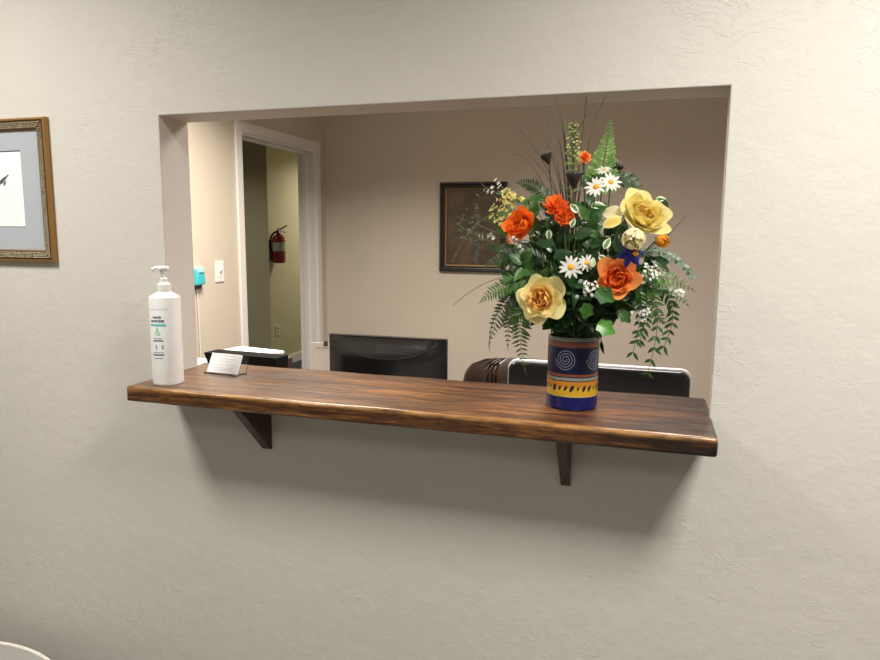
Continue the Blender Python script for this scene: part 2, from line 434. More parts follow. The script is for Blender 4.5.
# ------------------------------------------------------------ lights
def area(name, loc, sx, sy, power, col, rot=(0,0,0), spread=PI):
    l = bpy.data.lights.new(name, 'AREA'); l.shape = 'RECTANGLE'; l.size = sx; l.size_y = sy
    l.energy = power; l.color = col; l.spread = spread
    o = bpy.data.objects.new(name, l); C.objects.link(o); o.location = loc; o.rotation_euler = rot; return o
def troffer(loc, sx, sy, power, col, label, spread=2.7):
    t = empty('ceiling_light', (loc[0], loc[1], CEIL), label, 'ceiling light')
    bm = BM(); fr = .03
    for b in ((-sx/2-fr, sx/2+fr, -sy/2-fr, -sy/2), (-sx/2-fr, sx/2+fr, sy/2, sy/2+fr), (-sx/2-fr, -sx/2, -sy/2, sy/2), (sx/2, sx/2+fr, -sy/2, sy/2)):
        box(bm, *b, -.02, -.001)
    obj('fixture_frame', bm, M['trim'], t, smooth=False)
    a = area('troffer_light', (0, 0, -.022), sx, sy, power, col, spread=spread); a.parent = t
WARM = (1, .90, .76); NEUT = (1, .965, .91)
troffer((1.70, -.88), .42, .42, 36, NEUT, 'square ceiling light panel over the right of the shelf')
troffer((-.52, -.86), .42, .42, 25, NEUT, 'square ceiling light panel over the left of the shelf')
troffer((.8, -2.4), 1.2, .6, 10, NEUT, 'long ceiling light panel behind the viewer')
troffer((-.35, 1.25), .50, .50, 44, (1, .92, .79), 'square ceiling light panel in the office', 2.5)
troffer((1.10, 1.10), .60, .60, 33, (1, .88, .85), 'square ceiling light panel in the office by its right wall')
troffer((-1.9, 6.0), .60, .60, 20, (1, .95, .76), 'square ceiling light panel at the far corridor end')
troffer((-3.2, 3.3), .60, .60, 14, (1, .95, .76), 'square ceiling light panel in the near corridor')
wd = bpy.data.worlds.new('world'); bpy.context.scene.world = wd; wd.use_nodes = True
wd.node_tree.nodes['Background'].inputs[0].default_value = (1, .95, .88, 1); wd.node_tree.nodes['Background'].inputs[1].default_value = .0

# ------------------------------------------------------------ camera
P = dict(f=678.6578, yaw=.3008, pitch=.1397, roll=.0079, loc=(1.1289, -1.3839, FLOOR+.3483))
cam = bpy.data.cameras.new('camera'); co = bpy.data.objects.new('camera', cam); C.objects.link(co)
cam.sensor_fit = 'HORIZONTAL'; cam.sensor_width = 36; cam.lens = P['f']*36/880; cam.clip_start = .02
y_, p_, r_ = P['yaw'], P['pitch'], P['roll']
fw = Vector((-math.sin(y_)*math.cos(p_), math.cos(y_)*math.cos(p_), -math.sin(p_)))
rt = Vector((math.cos(y_), math.sin(y_), 0)); up = rt.cross(fw)
r2 = rt*math.cos(r_)+up*math.sin(r_); u2 = -rt*math.sin(r_)+up*math.cos(r_)
mt = Matrix((r2, u2, -fw)).transposed().to_4x4(); mt.translation = P['loc']; co.matrix_world = mt
bpy.context.scene.camera = co
vs = bpy.context.scene.view_settings; vs.view_transform = 'Standard'; vs.look = 'None'; vs.gamma = 1; vs.use_curve_mapping = False; vs.exposure = .18
# ------------------------------------------------------------ shelf and brackets
Z = FLOOR
t = empty('counter_shelf', (0, 0, Z), 'long dark-stained wooden shelf lying through the wall opening', 'shelf')
bm = BM()
box(bm, -.0035, OPW+.0045, -.1505, .1646, -.0345, .0012)
bmesh.ops.subdivide_edges(bm, edges=[e for e in bm.edges if abs(e.verts[0].co.x-e.verts[1].co.x) > .5], cuts=40)
for v in bm.verts:
    if v.co.y < 0: v.co.y += .0008*math.sin(v.co.x*31)+.0006*math.sin(v.co.x*77+1)
    if v.co.z > -.01: v.co.z += .0006*math.sin(v.co.x*23)-.0006
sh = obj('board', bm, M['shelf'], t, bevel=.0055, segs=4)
def bracket(x0, x1, depth, h, label):
    bm = BM(); zt = -.0325
    prism(bm, [(-.0005, zt), (-depth, zt), (-depth, zt-.008), (-.008, -h), (-.0005, -h)], 'x', -(x1-x0)/2, (x1-x0)/2)
    o = obj('shelf_bracket', bm, M['bracket'], smooth=False, bevel=.0012); o.location = ((x0+x1)/2, 0, Z)
    return tag(o, label, 'bracket', 'wooden brackets under the shelf')
bracket(.258, .281, .125, .163, 'dark wooden triangular bracket under the bottle end of the shelf')
bracket(.969, .9885, .115, .169, 'wooden triangular bracket under the vase end of the shelf')

# ------------------------------------------------------------ text helper
def text_bm(s, size, bold=0):
    cu = bpy.data.curves.new('t', 'FONT'); cu.body = s; cu.size = size; cu.align_x = 'CENTER'; cu.align_y = 'CENTER'; cu.offset = bold; cu.resolution_u = 3
    o = bpy.data.objects.new('t', cu); C.objects.link(o)
    dg = bpy.context.evaluated_depsgraph_get(); me = bpy.data.meshes.new_from_object(o.evaluated_get(dg))
    bpy.data.objects.remove(o); bm = BM(); bm.from_mesh(me); bpy.data.meshes.remove(me)
    bmesh.ops.subdivide_edges(bm, edges=bm.edges[:], cuts=1)
    return bm
def rect(bm, u0, u1, v0, v1, n=6):
    for i in range(n):
        a, b = u0+(u1-u0)*i/n, u0+(u1-u0)*(i+1)/n
        bm.faces.new([bm.verts.new(p) for p in ((a, v0, 0), (b, v0, 0), (b, v1, 0), (a, v1, 0))])
def wrap(bm, R, ang, z):   # wraps a flat drawing (x across, y up) on a cylinder facing angle ang
    for v in bm.verts:
        a = ang+v.co.x/R; v.co = Vector((R*math.cos(a), R*math.sin(a), z+v.co.y))

# ------------------------------------------------------------ pump bottle
t = empty('pump_bottle', (.0655, -.090, Z), 'white cylindrical hand sanitizer pump bottle standing on the left shelf end', 'bottle')
BR = .0342
bm = BM(); lathe(bm, [(.0315, .0), (.0333, .0015), (BR, .005), (BR, .2005), (.0335, .2030), (.0305, .2055), (.021, .2105), (.0135, .2145), (.0125, .2155), (.0125, .22)], 56)
obj('bottle_body', bm, M['bottle'], t)
bm = BM(); lathe(bm, [(.0142, .2145), (.0147, .2155), (.0147, .2305), (.0138, .232), (.012, .234), (.0085, .236), (.0085, .244), (.006, .246)], 40)
for i in range(40):
    a = 2*PI*i/40; tube(bm, [(.0146*math.cos(a), .0146*math.sin(a), .218), (.0146*math.cos(a), .0146*math.sin(a), .230)], .0007, 4)
obj('pump_collar', bm, M['white_plastic'], t)
bm = BM(); lathe(bm, [(.0045, .243), (.0045, .262)], 20); obj('pump_stem', bm, M['clear'], t)
bm = BM(); lathe(bm, [(.006, .254), (.0075, .257), (.0075, .262), (.0135, .2645), (.0145, .268), (.0125, .2715), (.004, .273)], 32)
tube(bm, bez((-.002, -.0, .2675), (-.010, -.010, .268), (-.015, -.020, .264), 8), .0055, 10, .004)
ob = obj('pump_head', bm, M['white_plastic'], t)
LA = math.radians(-84)    # the printed side faces a little left of the viewer
def label_piece(name, bm, mat, z, dx=0):
    for v in bm.verts: v.co.x += dx
    wrap(bm, BR+.0003, LA, z); return obj(name, bm, M[mat], t, smooth=False)
bm = text_bm('HAND', .0075, .0003)
b2 = text_bm('SANITIZER', .0072, .0003)
for v in b2.verts: v.co.y -= .0085
me = bpy.data.meshes.new('tmp'); b2.to_mesh(me); bm.from_mesh(me); bpy.data.meshes.remove(me)
label_piece('label_text', bm, 'navy_print', .158)
bm = BM(); rect(bm, -.020, .020, -.0025, .0025); label_piece('label_band', bm, 'teal_print', .1405)
bm = BM(); rect(bm, -.024, .026, -.0004, .0004, 10); label_piece('label_rule', bm, 'grey_print', .176)
bm = BM()
for (w0, y0, y1) in ((.0035, 0, .014), (.0085, -.006, .004)):
    n = 10
    pts = [(w0*math.sin(PI*k/n)*(1-.2*k/n), y0+(y1-y0)*k/n) for k in range(n+1)]
    vs_ = [bm.verts.new((x, y, 0)) for x, y in pts]+[bm.verts.new((-x, y, 0)) for x, y in pts[-2:0:-1]]
    bm.faces.new(vs_)
label_piece('label_drop', bm, 'green_print', .122)
bm = BM()
for y, w_, h in ((.004, .011, .0007), (-.001, .013, .0016), (-.0285, .013, .0007), (-.0335, .014, .0016), (-.0415, .011, .0007)):
    x = -w_
    while x < w_:
        l = random.uniform(.002, .004); rect(bm, x, min(x+l, w_), y-h, y+h, 1); x += l+.0007
label_piece('label_small_print', bm, 'navy_print', .106)
bm = BM()
for dx in (-.004, .011):
    rect(bm, dx-.0022, dx+.0022, -.005, .005, 1)
label_piece('label_icons', bm, 'grey_print', .0905)

# ------------------------------------------------------------ card holder with cards
rzc = math.radians(-4)
t = empty('card_holder', (.122, .040, Z), 'clear acrylic card holder on the shelf right of the white bottle', 'card holder', rz=rzc)
bm = BM()
prism(bm, [(-.016, 0), (.030, 0), (.044, .040), (.0425, .0405), (.0285, .0018), (-.012, .0018), (-.0135, .005), (-.015, .005)], 'x', -.0455, .0475)
obj('holder_shell', bm, M['clear'], t, smooth=False)
t2 = empty('business_card', (.118, .0405, Z), 'stack of white business cards leaning in the clear holder on the shelf', 'business cards', rz=rzc)
bm = BM()
d = Vector((0, .48, .877)); 
nrm = Vector((0, -.877, .48))
for k in range(6):
    o0 = Vector((0, -.002, .0025))-nrm*.0011*k
    vsx = [o0+Vector((sx*.0445, 0, 0))+d*h+nrm*q for q in (0, -.0009) for sx, h in ((-1, 0), (1, 0), (1, .051), (-1, .051))]
    vv = [bm.verts.new(p) for p in vsx]
    for f in ((0,1,2,3),(7,6,5,4),(0,4,5,1),(1,5,6,2),(2,6,7,3),(3,7,4,0)): bm.faces.new([vv[i] for i in f])
obj('card_stack', bm, M['paper'], t2, smooth=False)
bm = BM()
for r_i, (h, x0, x1) in enumerate(((.044, -.02, .03), (.036, -.03, .032), (.030, -.022, .024), (.021, -.036, -.004), (.021, .006, .034), (.013, -.036, .0), (.013, .010, .036), (.008, -.03, .03))):
    x = x0
    while x < x1-.002:
        l = min(random.uniform(.003, .007), x1-x)
        o0 = Vector((0, -.002, .0025))+nrm*.0004
        bm.faces.new([bm.verts.new(o0+Vector((a, 0, 0))+d*b) for a, b in ((x, h), (x+l, h), (x+l, h+.0017), (x, h+.0017))]); x += l+.0012
obj('printed_lines', bm, flat('card_print', (.55, .56, .60), .8), t2, smooth=False)

# ------------------------------------------------------------ vase
VX, VY = .984, .006
t = empty('flower_vase', (VX, VY, Z), 'blue and yellow painted cylindrical vase with spirals on the right of the shelf', 'vase')
bm = BM(); VR = .0515
lathe(bm, [(.046, 0), (.0495, .0015), (VR, .006), (VR, .1455), (.0508, .1480), (.0492, .1480), (.048, .1465)], 64, closed_ends=False)
bm.faces.new(sorted([v for v in bm.verts if v.co.z == 0], key=lambda v: -math.atan2(v.co.y, v.co.x)))
obj('vase_body', bm, M['vase'], t)
bm = BM(); lathe(bm, [(.048, .1455), (.0475, .012)], 64, closed_ends=False); vs_ = [v for v in bm.verts if v.co.z < .02]
bm.faces.new(sorted(vs_, key=lambda v: math.atan2(v.co.y, v.co.x)))
obj('vase_lining', bm, M['vase_inside'], t)
for k in range(5):
    bm = BM(); ang = math.radians(-101+k*72); pts = []
    n = 90
    for i in range(n+1):
        a = i/n*2*PI*3.6; r = .0022+.0195*i/n
        pts.append((r*math.cos(-a+.6), r*math.sin(-a+.6)))
    for i in range(n):
        (x0, y0), (x1, y1) = pts[i], pts[i+1]; dx, dy = x1-x0, y1-y0; L_ = math.hypot(dx, dy); nx, ny = -dy/L_*.0006, dx/L_*.0006
        bm.faces.new([bm.verts.new(p) for p in ((x0+nx, y0+ny, 0), (x1+nx, y1+ny, 0), (x1-nx, y1-ny, 0), (x0-nx, y0-ny, 0))])
    wrap(bm, VR+.00035, ang, .1045); obj('spiral_ornament', bm, M['vase_line'], t, smooth=False)
bm = BM()
for k in range(26):
    a0 = k/26*2*PI*VR; s = .85+.25*math.sin(k*2.3); tl = .5+.2*math.sin(k*1.7)
    n = 8; pts = []
    for i in range(n+1):
        u = i/n; pts.append((.0040*s*math.sin(PI*u), -.0075+.0150*u))
    out = [(x+y*tl*.6, y*s) for x, y in pts]+[(-x+y*tl*.6, y*s) for x, y in pts[-2:0:-1]]
    bm.faces.new([bm.verts.new((a0+x, y, 0)) for x, y in out])
wrap(bm, VR+.0003, 0, .0465); obj('leaf_dash_band', bm, M['vase_seed'], t, smooth=False)

# ------------------------------------------------------------ office furniture
t = empty('office_desk', (0, 0, 0), 'office desk of dark wood behind the reception wall', 'desk')
bm = BM(); prism(bm, [(-.72, .19), (1.75, .19), (1.75, .84), (.40, .84), (.40, 1.35), (-.72, 1.35)], 'z', .700, .730); obj('desk_top', bm, M['desk'], t, smooth=False, bevel=.003)
for b in ((-.72, -.69, .2, 1.34), (1.72, 1.75, .2, .83), (.36, .39, .86, 1.34)):
    bm = BM(); box(bm, *b, 0, .70); obj('side_panel', bm, M['desk'], t, smooth=False)
bm = BM(); box(bm, -.69, 1.72, .2, .22, .2, .70); obj('modesty_panel', bm, M['desk'], t, smooth=False)
DT = .730
# flat monitor seen from behind
t = empty('computer_monitor', (.215, .90, DT), 'black flat computer monitor seen from behind, left of the brown chair', 'computer monitor', rz=math.radians(1.5))
W2, H0, H1 = .228, .055, .345
bm = BM(); prism(bm, rrect(-W2, W2, H0, H1, .006, 3), 'y', .0, .022); obj('screen_frame', bm, M['black_satin'], t, bevel=.003)
bm = BM(); box(bm, -W2+.016, W2-.016, .0225, .0235, H0+.018, H1-.018); obj('screen', bm, M['black_void'], t, smooth=False)
bm = BM()   # domed back shell
nx, nz = 24, 16; g = {}
def dome(u, v):
    x = (u*2-1)*(W2-.002); z = H0+.002+(H1-H0-.004)*v
    e = min(1, 6*u, 6*(1-u)); e2 = min(1, 6*v, 3.5*(1-v)); s = math.sin(e*PI/2)*math.sin(e2*PI/2)
    d = .026*s+.010*math.exp(-((u-.5)/.3)**2-((v-.35)/.3)**2)
    return (x, -.0-d, z)
for i in range(nx+1):
    for j in range(nz+1): g[i, j] = bm.verts.new(dome(i/nx, j/nz))
for i in range(nx):
    for j in range(nz): bm.faces.new((g[i, j], g[i+1, j], g[i+1, j+1], g[i, j+1]))
obj('back_shell', bm, M['black_plastic'], t)
def dome_pt(x, z, off=.001):
    u = (x/(W2-.002)+1)/2; v = (z-H0-.002)/(H1-H0-.004); p = dome(min(1, max(0, u)), min(1, max(0, v))); return (p[0], p[1]-off, p[2])
bm = BM(); pts = []
for i in range(31):
    x = -.205+.410*i/30; z = H1-.022-.055*(1-(x/.205)**2); pts.append(dome_pt(x, z, .0005))
tube(bm, pts, .0022, 6); obj('curved_ridge', bm, M['black_satin'], t)
bm = BM()
for i in range(22):
    for j in range(4):
        x = -.03+i*.0088; z = H1-.030-j*.0085
        if z > H1-.022-.055*(1-(x/.205)**2)+.006:
            p = dome_pt(x, z, .0006); q = dome_pt(x+.0018, z+.0045, .0006)
            tube(bm, [p, q], .0009, 5)
obj('vent_grille', bm, flat('vent_grey', (.14, .145, .16), .5), t)
bm = BM(); box(bm, -W2-.0, W2, -.004, .023, H1-.001, H1+.0016); obj('top_edge', bm, M['black_plastic'], t, smooth=False, bevel=.0006)
bm = BM(); prism(bm, [(-.04, .01), (.04, .01), (.03, .16), (-.03, .16)], 'y', -.055, -.03); obj('stand_neck', bm, M['black_plastic'], t, bevel=.004)
bm = BM(); lathe(bm, [(.115, 0), (.118, .004), (.110, .010), (.03, .016)], 48); o = obj('stand_base', bm, M['black_plastic'], t); o.scale = (1, .75, 1)
# all-in-one computer with a white rim seen from behind
t = empty('all_in_one_computer', (1.003, .41, DT), 'black backed computer screen with thin white rim, behind the vase', 'computer')
AW = .2365; A0, A1 = .055, .384
bm = BM(); prism(bm, rrect(-AW, AW, A0, A1, .026, 10), 'y', .004, .020); obj('white_rim', bm, M['white_rim'], t, bevel=.003)
bm = BM(); prism(bm, rrect(-AW+.004, AW-.004, A0+.004, A1-.0048, .024, 10), 'y', -.014, .0035); obj('back_cover', bm, M['dark_grey'], t, bevel=.006, segs=3)
bm = BM(); prism(bm, rrect(-AW+.045, AW-.075, A1-.033, A1-.0285, .002, 3), 'y', -.0146, -.0135); obj('vent_slot', bm, M['black_void'], t, smooth=False)
bm = BM(); box(bm, -AW+.02, AW-.02, .0205, .0212, A0+.03, A1-.02); obj('screen', bm, M['black_void'], t, smooth=False)
bm = BM(); prism(bm, rrect(-.05, .05, .004, .2, .01, 4), 'y', -.045, -.0145); obj('stand_neck', bm, M['black_plastic'], t)
bm = BM(); prism(bm, rrect(-.11, .11, -.085, .085, .03, 6), 'z', 0, .008); obj('stand_base', bm, M['black_plastic'], t, bevel=.002)
# brown leather office chair
t = empty('office_chair', (.672, 1.06, 0), 'brown leather office chair with ribbed high back, between the two screens', 'chair', rz=math.radians(-2))
bm = BM()
nx, nz = 110, 20; g = {}
def back_pt(u, v, side):
    half = .265+.01*math.sin(v*PI); zt = .962-.012*abs(2*u-1)**2
    x = (2*u-1)*half; z = .48+(zt-.48)*v
    # round the upper corners
    cr = .085
    if v > .8:
        k = (v-.8)/.2; x = (2*u-1)*(half-cr*(1-math.sqrt(max(0, 1-k*k)))) 
    seam = 0
    for s in (-.165, -.148, -.131, .131, .148, .165): seam += math.exp(-((x-s)/.0045)**2)
    puff = .038*min(1, (5*u)**.5, (5*(1-u))**.5)*min(1, (6*(1-v))**.5, (6*v)**.5 if v < .17 else 1)
    return Vector((x, side*(puff-.014*seam*(1 if puff > .01 else 0))+.03*(2*u-1)**2*-1, z))
for s in (-1, 1):
    for i in range(nx+1):
        for j in range(nz+1): g[s, i, j] = bm.verts.new(back_pt(i/nx, j/nz, s))
    for i in range(nx):
        for j in range(nz): bm.faces.new((g[s, i, j], g[s, i+1, j], g[s, i+1, j+1], g[s, i, j+1]))
bmesh.ops.remove_doubles(bm, verts=bm.verts, dist=.0008)
o = obj('backrest', bm, M['brown_leather'], t); o.location.y = .20
o.rotation_euler.x = math.radians(-6); o.location.y = .14
bm = BM(); prism(bm, rrect(-.25, .25, -.26, .2, .06, 6), 'z', .43, .53); o = obj('seat', bm, M['brown_leather'], t, bevel=.03, segs=4); o.location.y = -.05
for s in (-1, 1):
    bm = BM(); tube(bm, bez((s*.27, .1, .60), (s*.28, -.06, .665), (s*.27, -.20, .65), 10), .022, 10); tube(bm, [(s*.25, -.1, .47), (s*.285, -.11, .56), (s*.275, -.1, .65)], .016, 8); obj('armrest', bm, M['black_plastic'], t)
bm = BM(); lathe(bm, [(.03, .08), (.03, .28), (.022, .28), (.022, .43)], 20); obj('gas_lift', bm, M['black_plastic'], t)
for k in range(5):
    a = 2*PI*k/5+.3; bm = BM(); tube(bm, [(0, 0, .11), (.28*math.cos(a), .28*math.sin(a), .07)], .022, 8, .015); lg = obj('leg', bm, M['black_plastic'], t)
    bm = BM(); prism(bm, [(.028*math.cos(q), .03+.028*math.sin(q)) for q in (2*PI*i/16 for i in range(16))], 'x', -.012, .012)
    c = obj('caster', bm, M['black_plastic'], lg); c.location = (.28*math.cos(a), .28*math.sin(a), .0)
# flared black desk file bin, brown box and paper stacks at the left
t = empty('file_caddy', (-.022, .36, DT), 'black flared desk file caddy behind the card holder', 'desk caddy', rz=math.radians(-3))
bm = BM()
def ringz(hw, hd, z): return [bm.verts.new(p) for p in ((-hw, -hd, z), (hw, -hd, z), (hw, hd, z), (-hw, hd, z))]
a = ringz(.085, .028, 0); b = ringz(.092, .030, .27); c = ringz(.128, .033, .360); d_ = ringz(.124, .030, .3605)
for q_ in (a, b): q_[1].co.x = q_[2].co.x = .124
for p, q in ((a, b), (b, c), (c, d_)):
    for i in range(4): bm.faces.new((p[i], p[(i+1)%4], q[(i+1)%4], q[i]))
bm.faces.new(a[::-1]); bm.faces.new(d_)
obj('caddy_body', bm, M['black_matte'], t, smooth=False, bevel=.002)
t = empty('storage_box', (-.115, .530, DT), 'brown box on the desk behind the black file caddy', 'box', rz=math.radians(-9))
bm = BM(); box(bm, -.107, .107, -.075, .075, 0, .300); obj('box_body', bm, M['brown_box'], t, smooth=False, bevel=.003)
bm = BM(); box(bm, -.110, .110, -.078, .078, .285, .3125); obj('box_lid', bm, M['brown_box'], t, smooth=False, bevel=.003)
def sheets(name, loc, w_, d_, n, th, label, rz=0, mat='paper'):
    bm = BM(); rnd = random.Random(3)
    for k in range(n):
        ox, oy = rnd.uniform(-.003, .003), rnd.uniform(-.003, .003); box(bm, -w_/2+ox, w_/2+ox, -d_/2+oy, d_/2+oy, k*th, (k+.9)*th)
    o = obj(name, bm, M[mat], smooth=False); o.location = loc; o.rotation_euler.z = rz; return tag(o, label, 'paper')
sheets('paper_stack', (-.125, .533, DT+.313), .186, .130, 8, .0026, 'stack of white paper lying on the brown box', math.radians(-9))
t = empty('binder_pile', (-.235, .37, DT), 'pale box standing left of the black file caddy', 'box', rz=math.radians(3))
bm = BM(); box(bm, -.055, .062, -.06, .06, 0, .312); obj('box_body', bm, M['white_plastic'], t, smooth=False, bevel=.003)
sheets('paper_stack', (-.232, .37, DT+.3125), .11, .115, 4, .0022, 'few white sheets at the far left behind the shelf', math.radians(3))
# clipped sheets standing beside the monitor
t = empty('sheet_stand', (-.172, 1.15, DT), 'white sheets clipped upright between the doorway and the black monitor', 'paper', rz=math.radians(4))
bm = BM(); box(bm, -.047, .047, -.001, .001, .004, .266); obj('sheet', bm, flat('sheet_white', (.84, .85, .87), .6), t, smooth=False)
bm = BM(); box(bm, -.050, .050, .002, .005, .0, .27); box(bm, -.05, .05, -.03, .03, 0, .003); obj('clear_back', bm, M['clear'], t, smooth=False)
bm = BM(); prism(bm, [(-.006, .253), (.008, .253), (.001, .272)], 'x', .006, .024); obj('clip', bm, M['black_plastic'], t, smooth=False)
bm = BM()
for z in (.243, .10, .095):
    box(bm, -.03, .03, -.0016, -.0010, z, z+.003)
obj('printed_lines', bm, M['grey_print'], t, smooth=False)

# ------------------------------------------------------------ on the office walls
t = empty('light_switch', (LX, 1.866, FLOOR+.135), 'white light switch on the office left wall beside the doorway', 'light switch')
bm = BM(); box(bm, 0, .006, -.038, .038, -.058, .058); obj('switch_plate', bm, M['white_plastic'], t, smooth=False, bevel=.0025)
bm = BM(); box(bm, .006, .008, -.013, .013, -.030, .030); obj('toggle_surround', bm, M['trim'], t, smooth=False, bevel=.001)
bm = BM(); prism(bm, [(.007, -.006), (.007, .010), (.022, .020), (.024, .010)], 'y', -.006, .006); obj('toggle', bm, M['white_rim'], t, smooth=False, bevel=.001)
t = empty('wall_dispenser', (LX, 1.668, FLOOR+.117), 'small turquoise dispenser on the office left wall by the light switch', 'dispenser')
bm = BM(); prism(bm, [(-.040, -.045), (.034, -.040), (.024, .035), (-.024, .042), (-.036, .0)], 'x', 0, .035); obj('dispenser_body', bm, M['teal'], t, bevel=.008, segs=3)
bm = BM(); prism(bm, [(-.030, .022), (.020, .020), (.016, .050), (-.018, .054)], 'x', .002, .040); obj('dispenser_cap', bm, M['teal_light'], t, bevel=.006, segs=3)
bm = BM(); prism(bm, [(-.022, -.062), (.004, -.062), (.010, -.040), (-.026, -.040)], 'x', .004, .028); obj('nozzle', bm, M['black_plastic'], t, bevel=.003)
bm = BM(); tube(bm, [(.008, -.008, -.06), (.007, -.006, -.2), (.006, .0, -.5)], .0035, 6); obj('cord', bm, M['cord'], t)
# outlet in the corridor
t = empty('wall_outlet', (HX, 5.03, FLOOR-.69), 'small pale outlet plate low on the corridor wall', 'outlet')
bm = BM(); box(bm, 0, .006, -.038, .038, -.058, .058); obj('outlet_plate', bm, flat('outlet_beige', (.62, .60, .48), .4), t, smooth=False, bevel=.003)
for z in (-.02, .02):
    bm = BM(); prism(bm, rrect(-.014, .014, z-.012, z+.012, .006, 4), 'x', .006, .008); obj('socket', bm, M['label_grey'], t, smooth=False)
# fire extinguisher
t = empty('fire_extinguisher', (HX+.085, 4.955, FLOOR+.04), 'red fire extinguisher with pale label hanging on the corridor wall', 'fire extinguisher', rz=math.radians(20))
bm = BM(); lathe(bm, [(.055, 0), (.066, .01), (.068, .03), (.068, .24), (.060, .275), (.035, .295), (.022, .30), (.022, .315)], 40); obj('cylinder', bm, M['red'], t)
bm = BM(); lathe(bm, [(.0685, .125), (.0685, .215)], 40, closed_ends=False); obj('label_sleeve', bm, M['label_grey'], t)
bm = BM(); lathe(bm, [(.018, .315), (.020, .32), (.020, .345), (.012, .35)], 20); prism(bm, [(-.012, .345), (.03, .342), (.095, .385), (.092, .397), (.02, .36), (-.012, .36)], 'y', -.012, .012); obj('valve_handle', bm, M['steel'], t)
bm = BM(); prism(bm, [(.02, .325), (.075, .312), (.082, .320), (.02, .338)], 'y', -.01, .01); obj('carry_handle', bm, M['steel'], t)
bm = BM(); tube(bm, bez((0, -.02, .33), (-.07, -.05, .26), (-.065, -.04, .10), 14), .011, 8); tube(bm, [(-.065, -.04, .11), (-.062, -.035, .03)], .011, 8, .020); obj('hose', bm, M['black_satin'], t)
bm = BM(); lathe(bm, [(.016, -.006), (.016, .006)], 16); o = obj('pressure_gauge', bm, M['white_rim'], t); o.rotation_euler.x = PI/2; o.location = (.025, -.03, .325)
bm = BM(); box(bm, -.03, .03, .066, .085, .02, .30); obj('wall_bracket', bm, M['black_plastic'], t, smooth=False)

# framed bird print in the waiting room
def frame_ring(bm, x0, x1, z0, z1, prof):
    """prof: (inset, y) outline points swept round the rectangle with mitred corners"""
    rings = []
    for ins, y in prof:
        rings.append([bm.verts.new(p) for p in ((x0+ins, y, z0+ins), (x1-ins, y, z0+ins), (x1-ins, y, z1-ins), (x0+ins, y, z1-ins))])
    for a, b in zip(rings, rings[1:]):
        for i in range(4): bm.faces.new((a[i], a[(i+1)%4], b[(i+1)%4], b[i]))
t = empty('framed_print', (-.505, 0, FLOOR+.4505), 'gold framed bird print in a grey mat on the waiting room wall', 'picture')
hx, hz = .1745, .181
bm = BM(); frame_ring(bm, -hx, hx, -hz, hz, [(0, 0), (0, -.010), (.002, -.014), (.006, -.015), (.0075, -.012)]); obj('outer_moulding', bm, M['gold'], t, smooth=False)
bm = BM(); frame_ring(bm, -hx, hx, -hz, hz, [(.0075, -.012), (.011, -.0145), (.026, -.0145), (.0285, -.010)]); obj('patterned_moulding', bm, M['gold_dark'], t, smooth=False)
bm = BM(); rnd = random.Random(5)
def beads(x0, x1, z0, z1, step):
    L1 = x1-x0; n = int(L1/step)
    for k in range(n):
        for z in (z0, z1): bmesh.ops.create_icosphere(bm, subdivisions=1, radius=.0021*rnd.uniform(.8, 1.2), matrix=Matrix.Translation((x0+(k+.5)*step, -.0142, z)))
    n = int((z1-z0)/step)
    for k in range(n):
        for x in (x0, x1): bmesh.ops.create_icosphere(bm, subdivisions=1, radius=.0021*rnd.uniform(.8, 1.2), matrix=Matrix.Translation((x, -.0142, z0+(k+.5)*step)))
beads(-hx+.0125, hx-.0125, -hz+.0125, hz-.0125, .0044); beads(-hx+.0165, hx-.0165, -hz+.0165, hz-.0165, .0048); beads(-hx+.0205, hx-.0205, -hz+.0205, hz-.0205, .0044); beads(-hx+.0245, hx-.0245, -hz+.0245, hz-.0245, .0048)
obj('bead_ornament', bm, M['bead'], t)
bm = BM(); frame_ring(bm, -hx, hx, -hz, hz, [(.0285, -.010), (.0310, -.009), (.0318, -.005)]); obj('inner_lip', bm, M['gold'], t, smooth=False)
def sheet_with_hole(x0, x1, z0, z1, a0, a1, b0, b1, y):
    bm = BM(); O = [bm.verts.new(p) for p in ((x0, y, z0), (x1, y, z0), (x1, y, z1), (x0, y, z1))]; I = [bm.verts.new(p) for p in ((a0, y, b0), (a1, y, b0), (a1, y, b1), (a0, y, b1))]
    for i in range(4): bm.faces.new((O[i], O[(i+1)%4], I[(i+1)%4], I[i]))
    return bm
px0, px1, pz0, pz1 = -.078, .079, -.089, .099
obj('mat_board', sheet_with_hole(-hx+.02, hx-.02, -hz+.02, hz-.02, px0-.003, px1+.003, pz0-.003, pz1+.003, -.0060), M['mat_board'], t, smooth=False)
bm = BM(); frame_ring(bm, px0-.0035, px1+.0035, pz0-.0035, pz1+.0035, [(0, -.0061), (.0032, -.004)]); obj('mat_bevel', bm, M['bevel'], t, smooth=False)
bm = BM(); box(bm, px0-.01, px1+.01, -.0038, -.002, pz0-.01, pz1+.01); obj('print_sheet', bm, M['paper'], t, smooth=False)
def blob(bm, pts, y):
    bm.faces.new([bm.verts.new((x, y, z)) for x, z in pts])
bm = BM()
bird = [(-.045, -.03), (-.03, -.012), (-.005, -.002), (.012, .012), (.020, .022), (.026, .028), (.033, .032), (.037, .036), (.042, .036), (.036, .041), (.030, .041), (.026, .037), (.018, .033), (.004, .028), (-.018, .016), (-.034, .0), (-.045, -.016), (-.056, -.034)]
K = lambda q: [(x*.72+.014, z*.72+.018) for x, z in q]
K = lambda q: [(x*.5+.016, z*.5+.022) for x, z in q]
blob(bm, K(bird), -.0041)
blob(bm, K([(.0, -.0), (.014, .008), (.022, .012), (.016, .0), (.008, -.014), (.0, -.018)]), -.0042)
obj('bird_drawing', bm, M['ink'], t, smooth=False)
bm = BM(); rect(bm, .042, .056, 0, .0008, 4)
for v in bm.verts: v.co = Vector((v.co.x, -.0041, -.069+v.co.y))
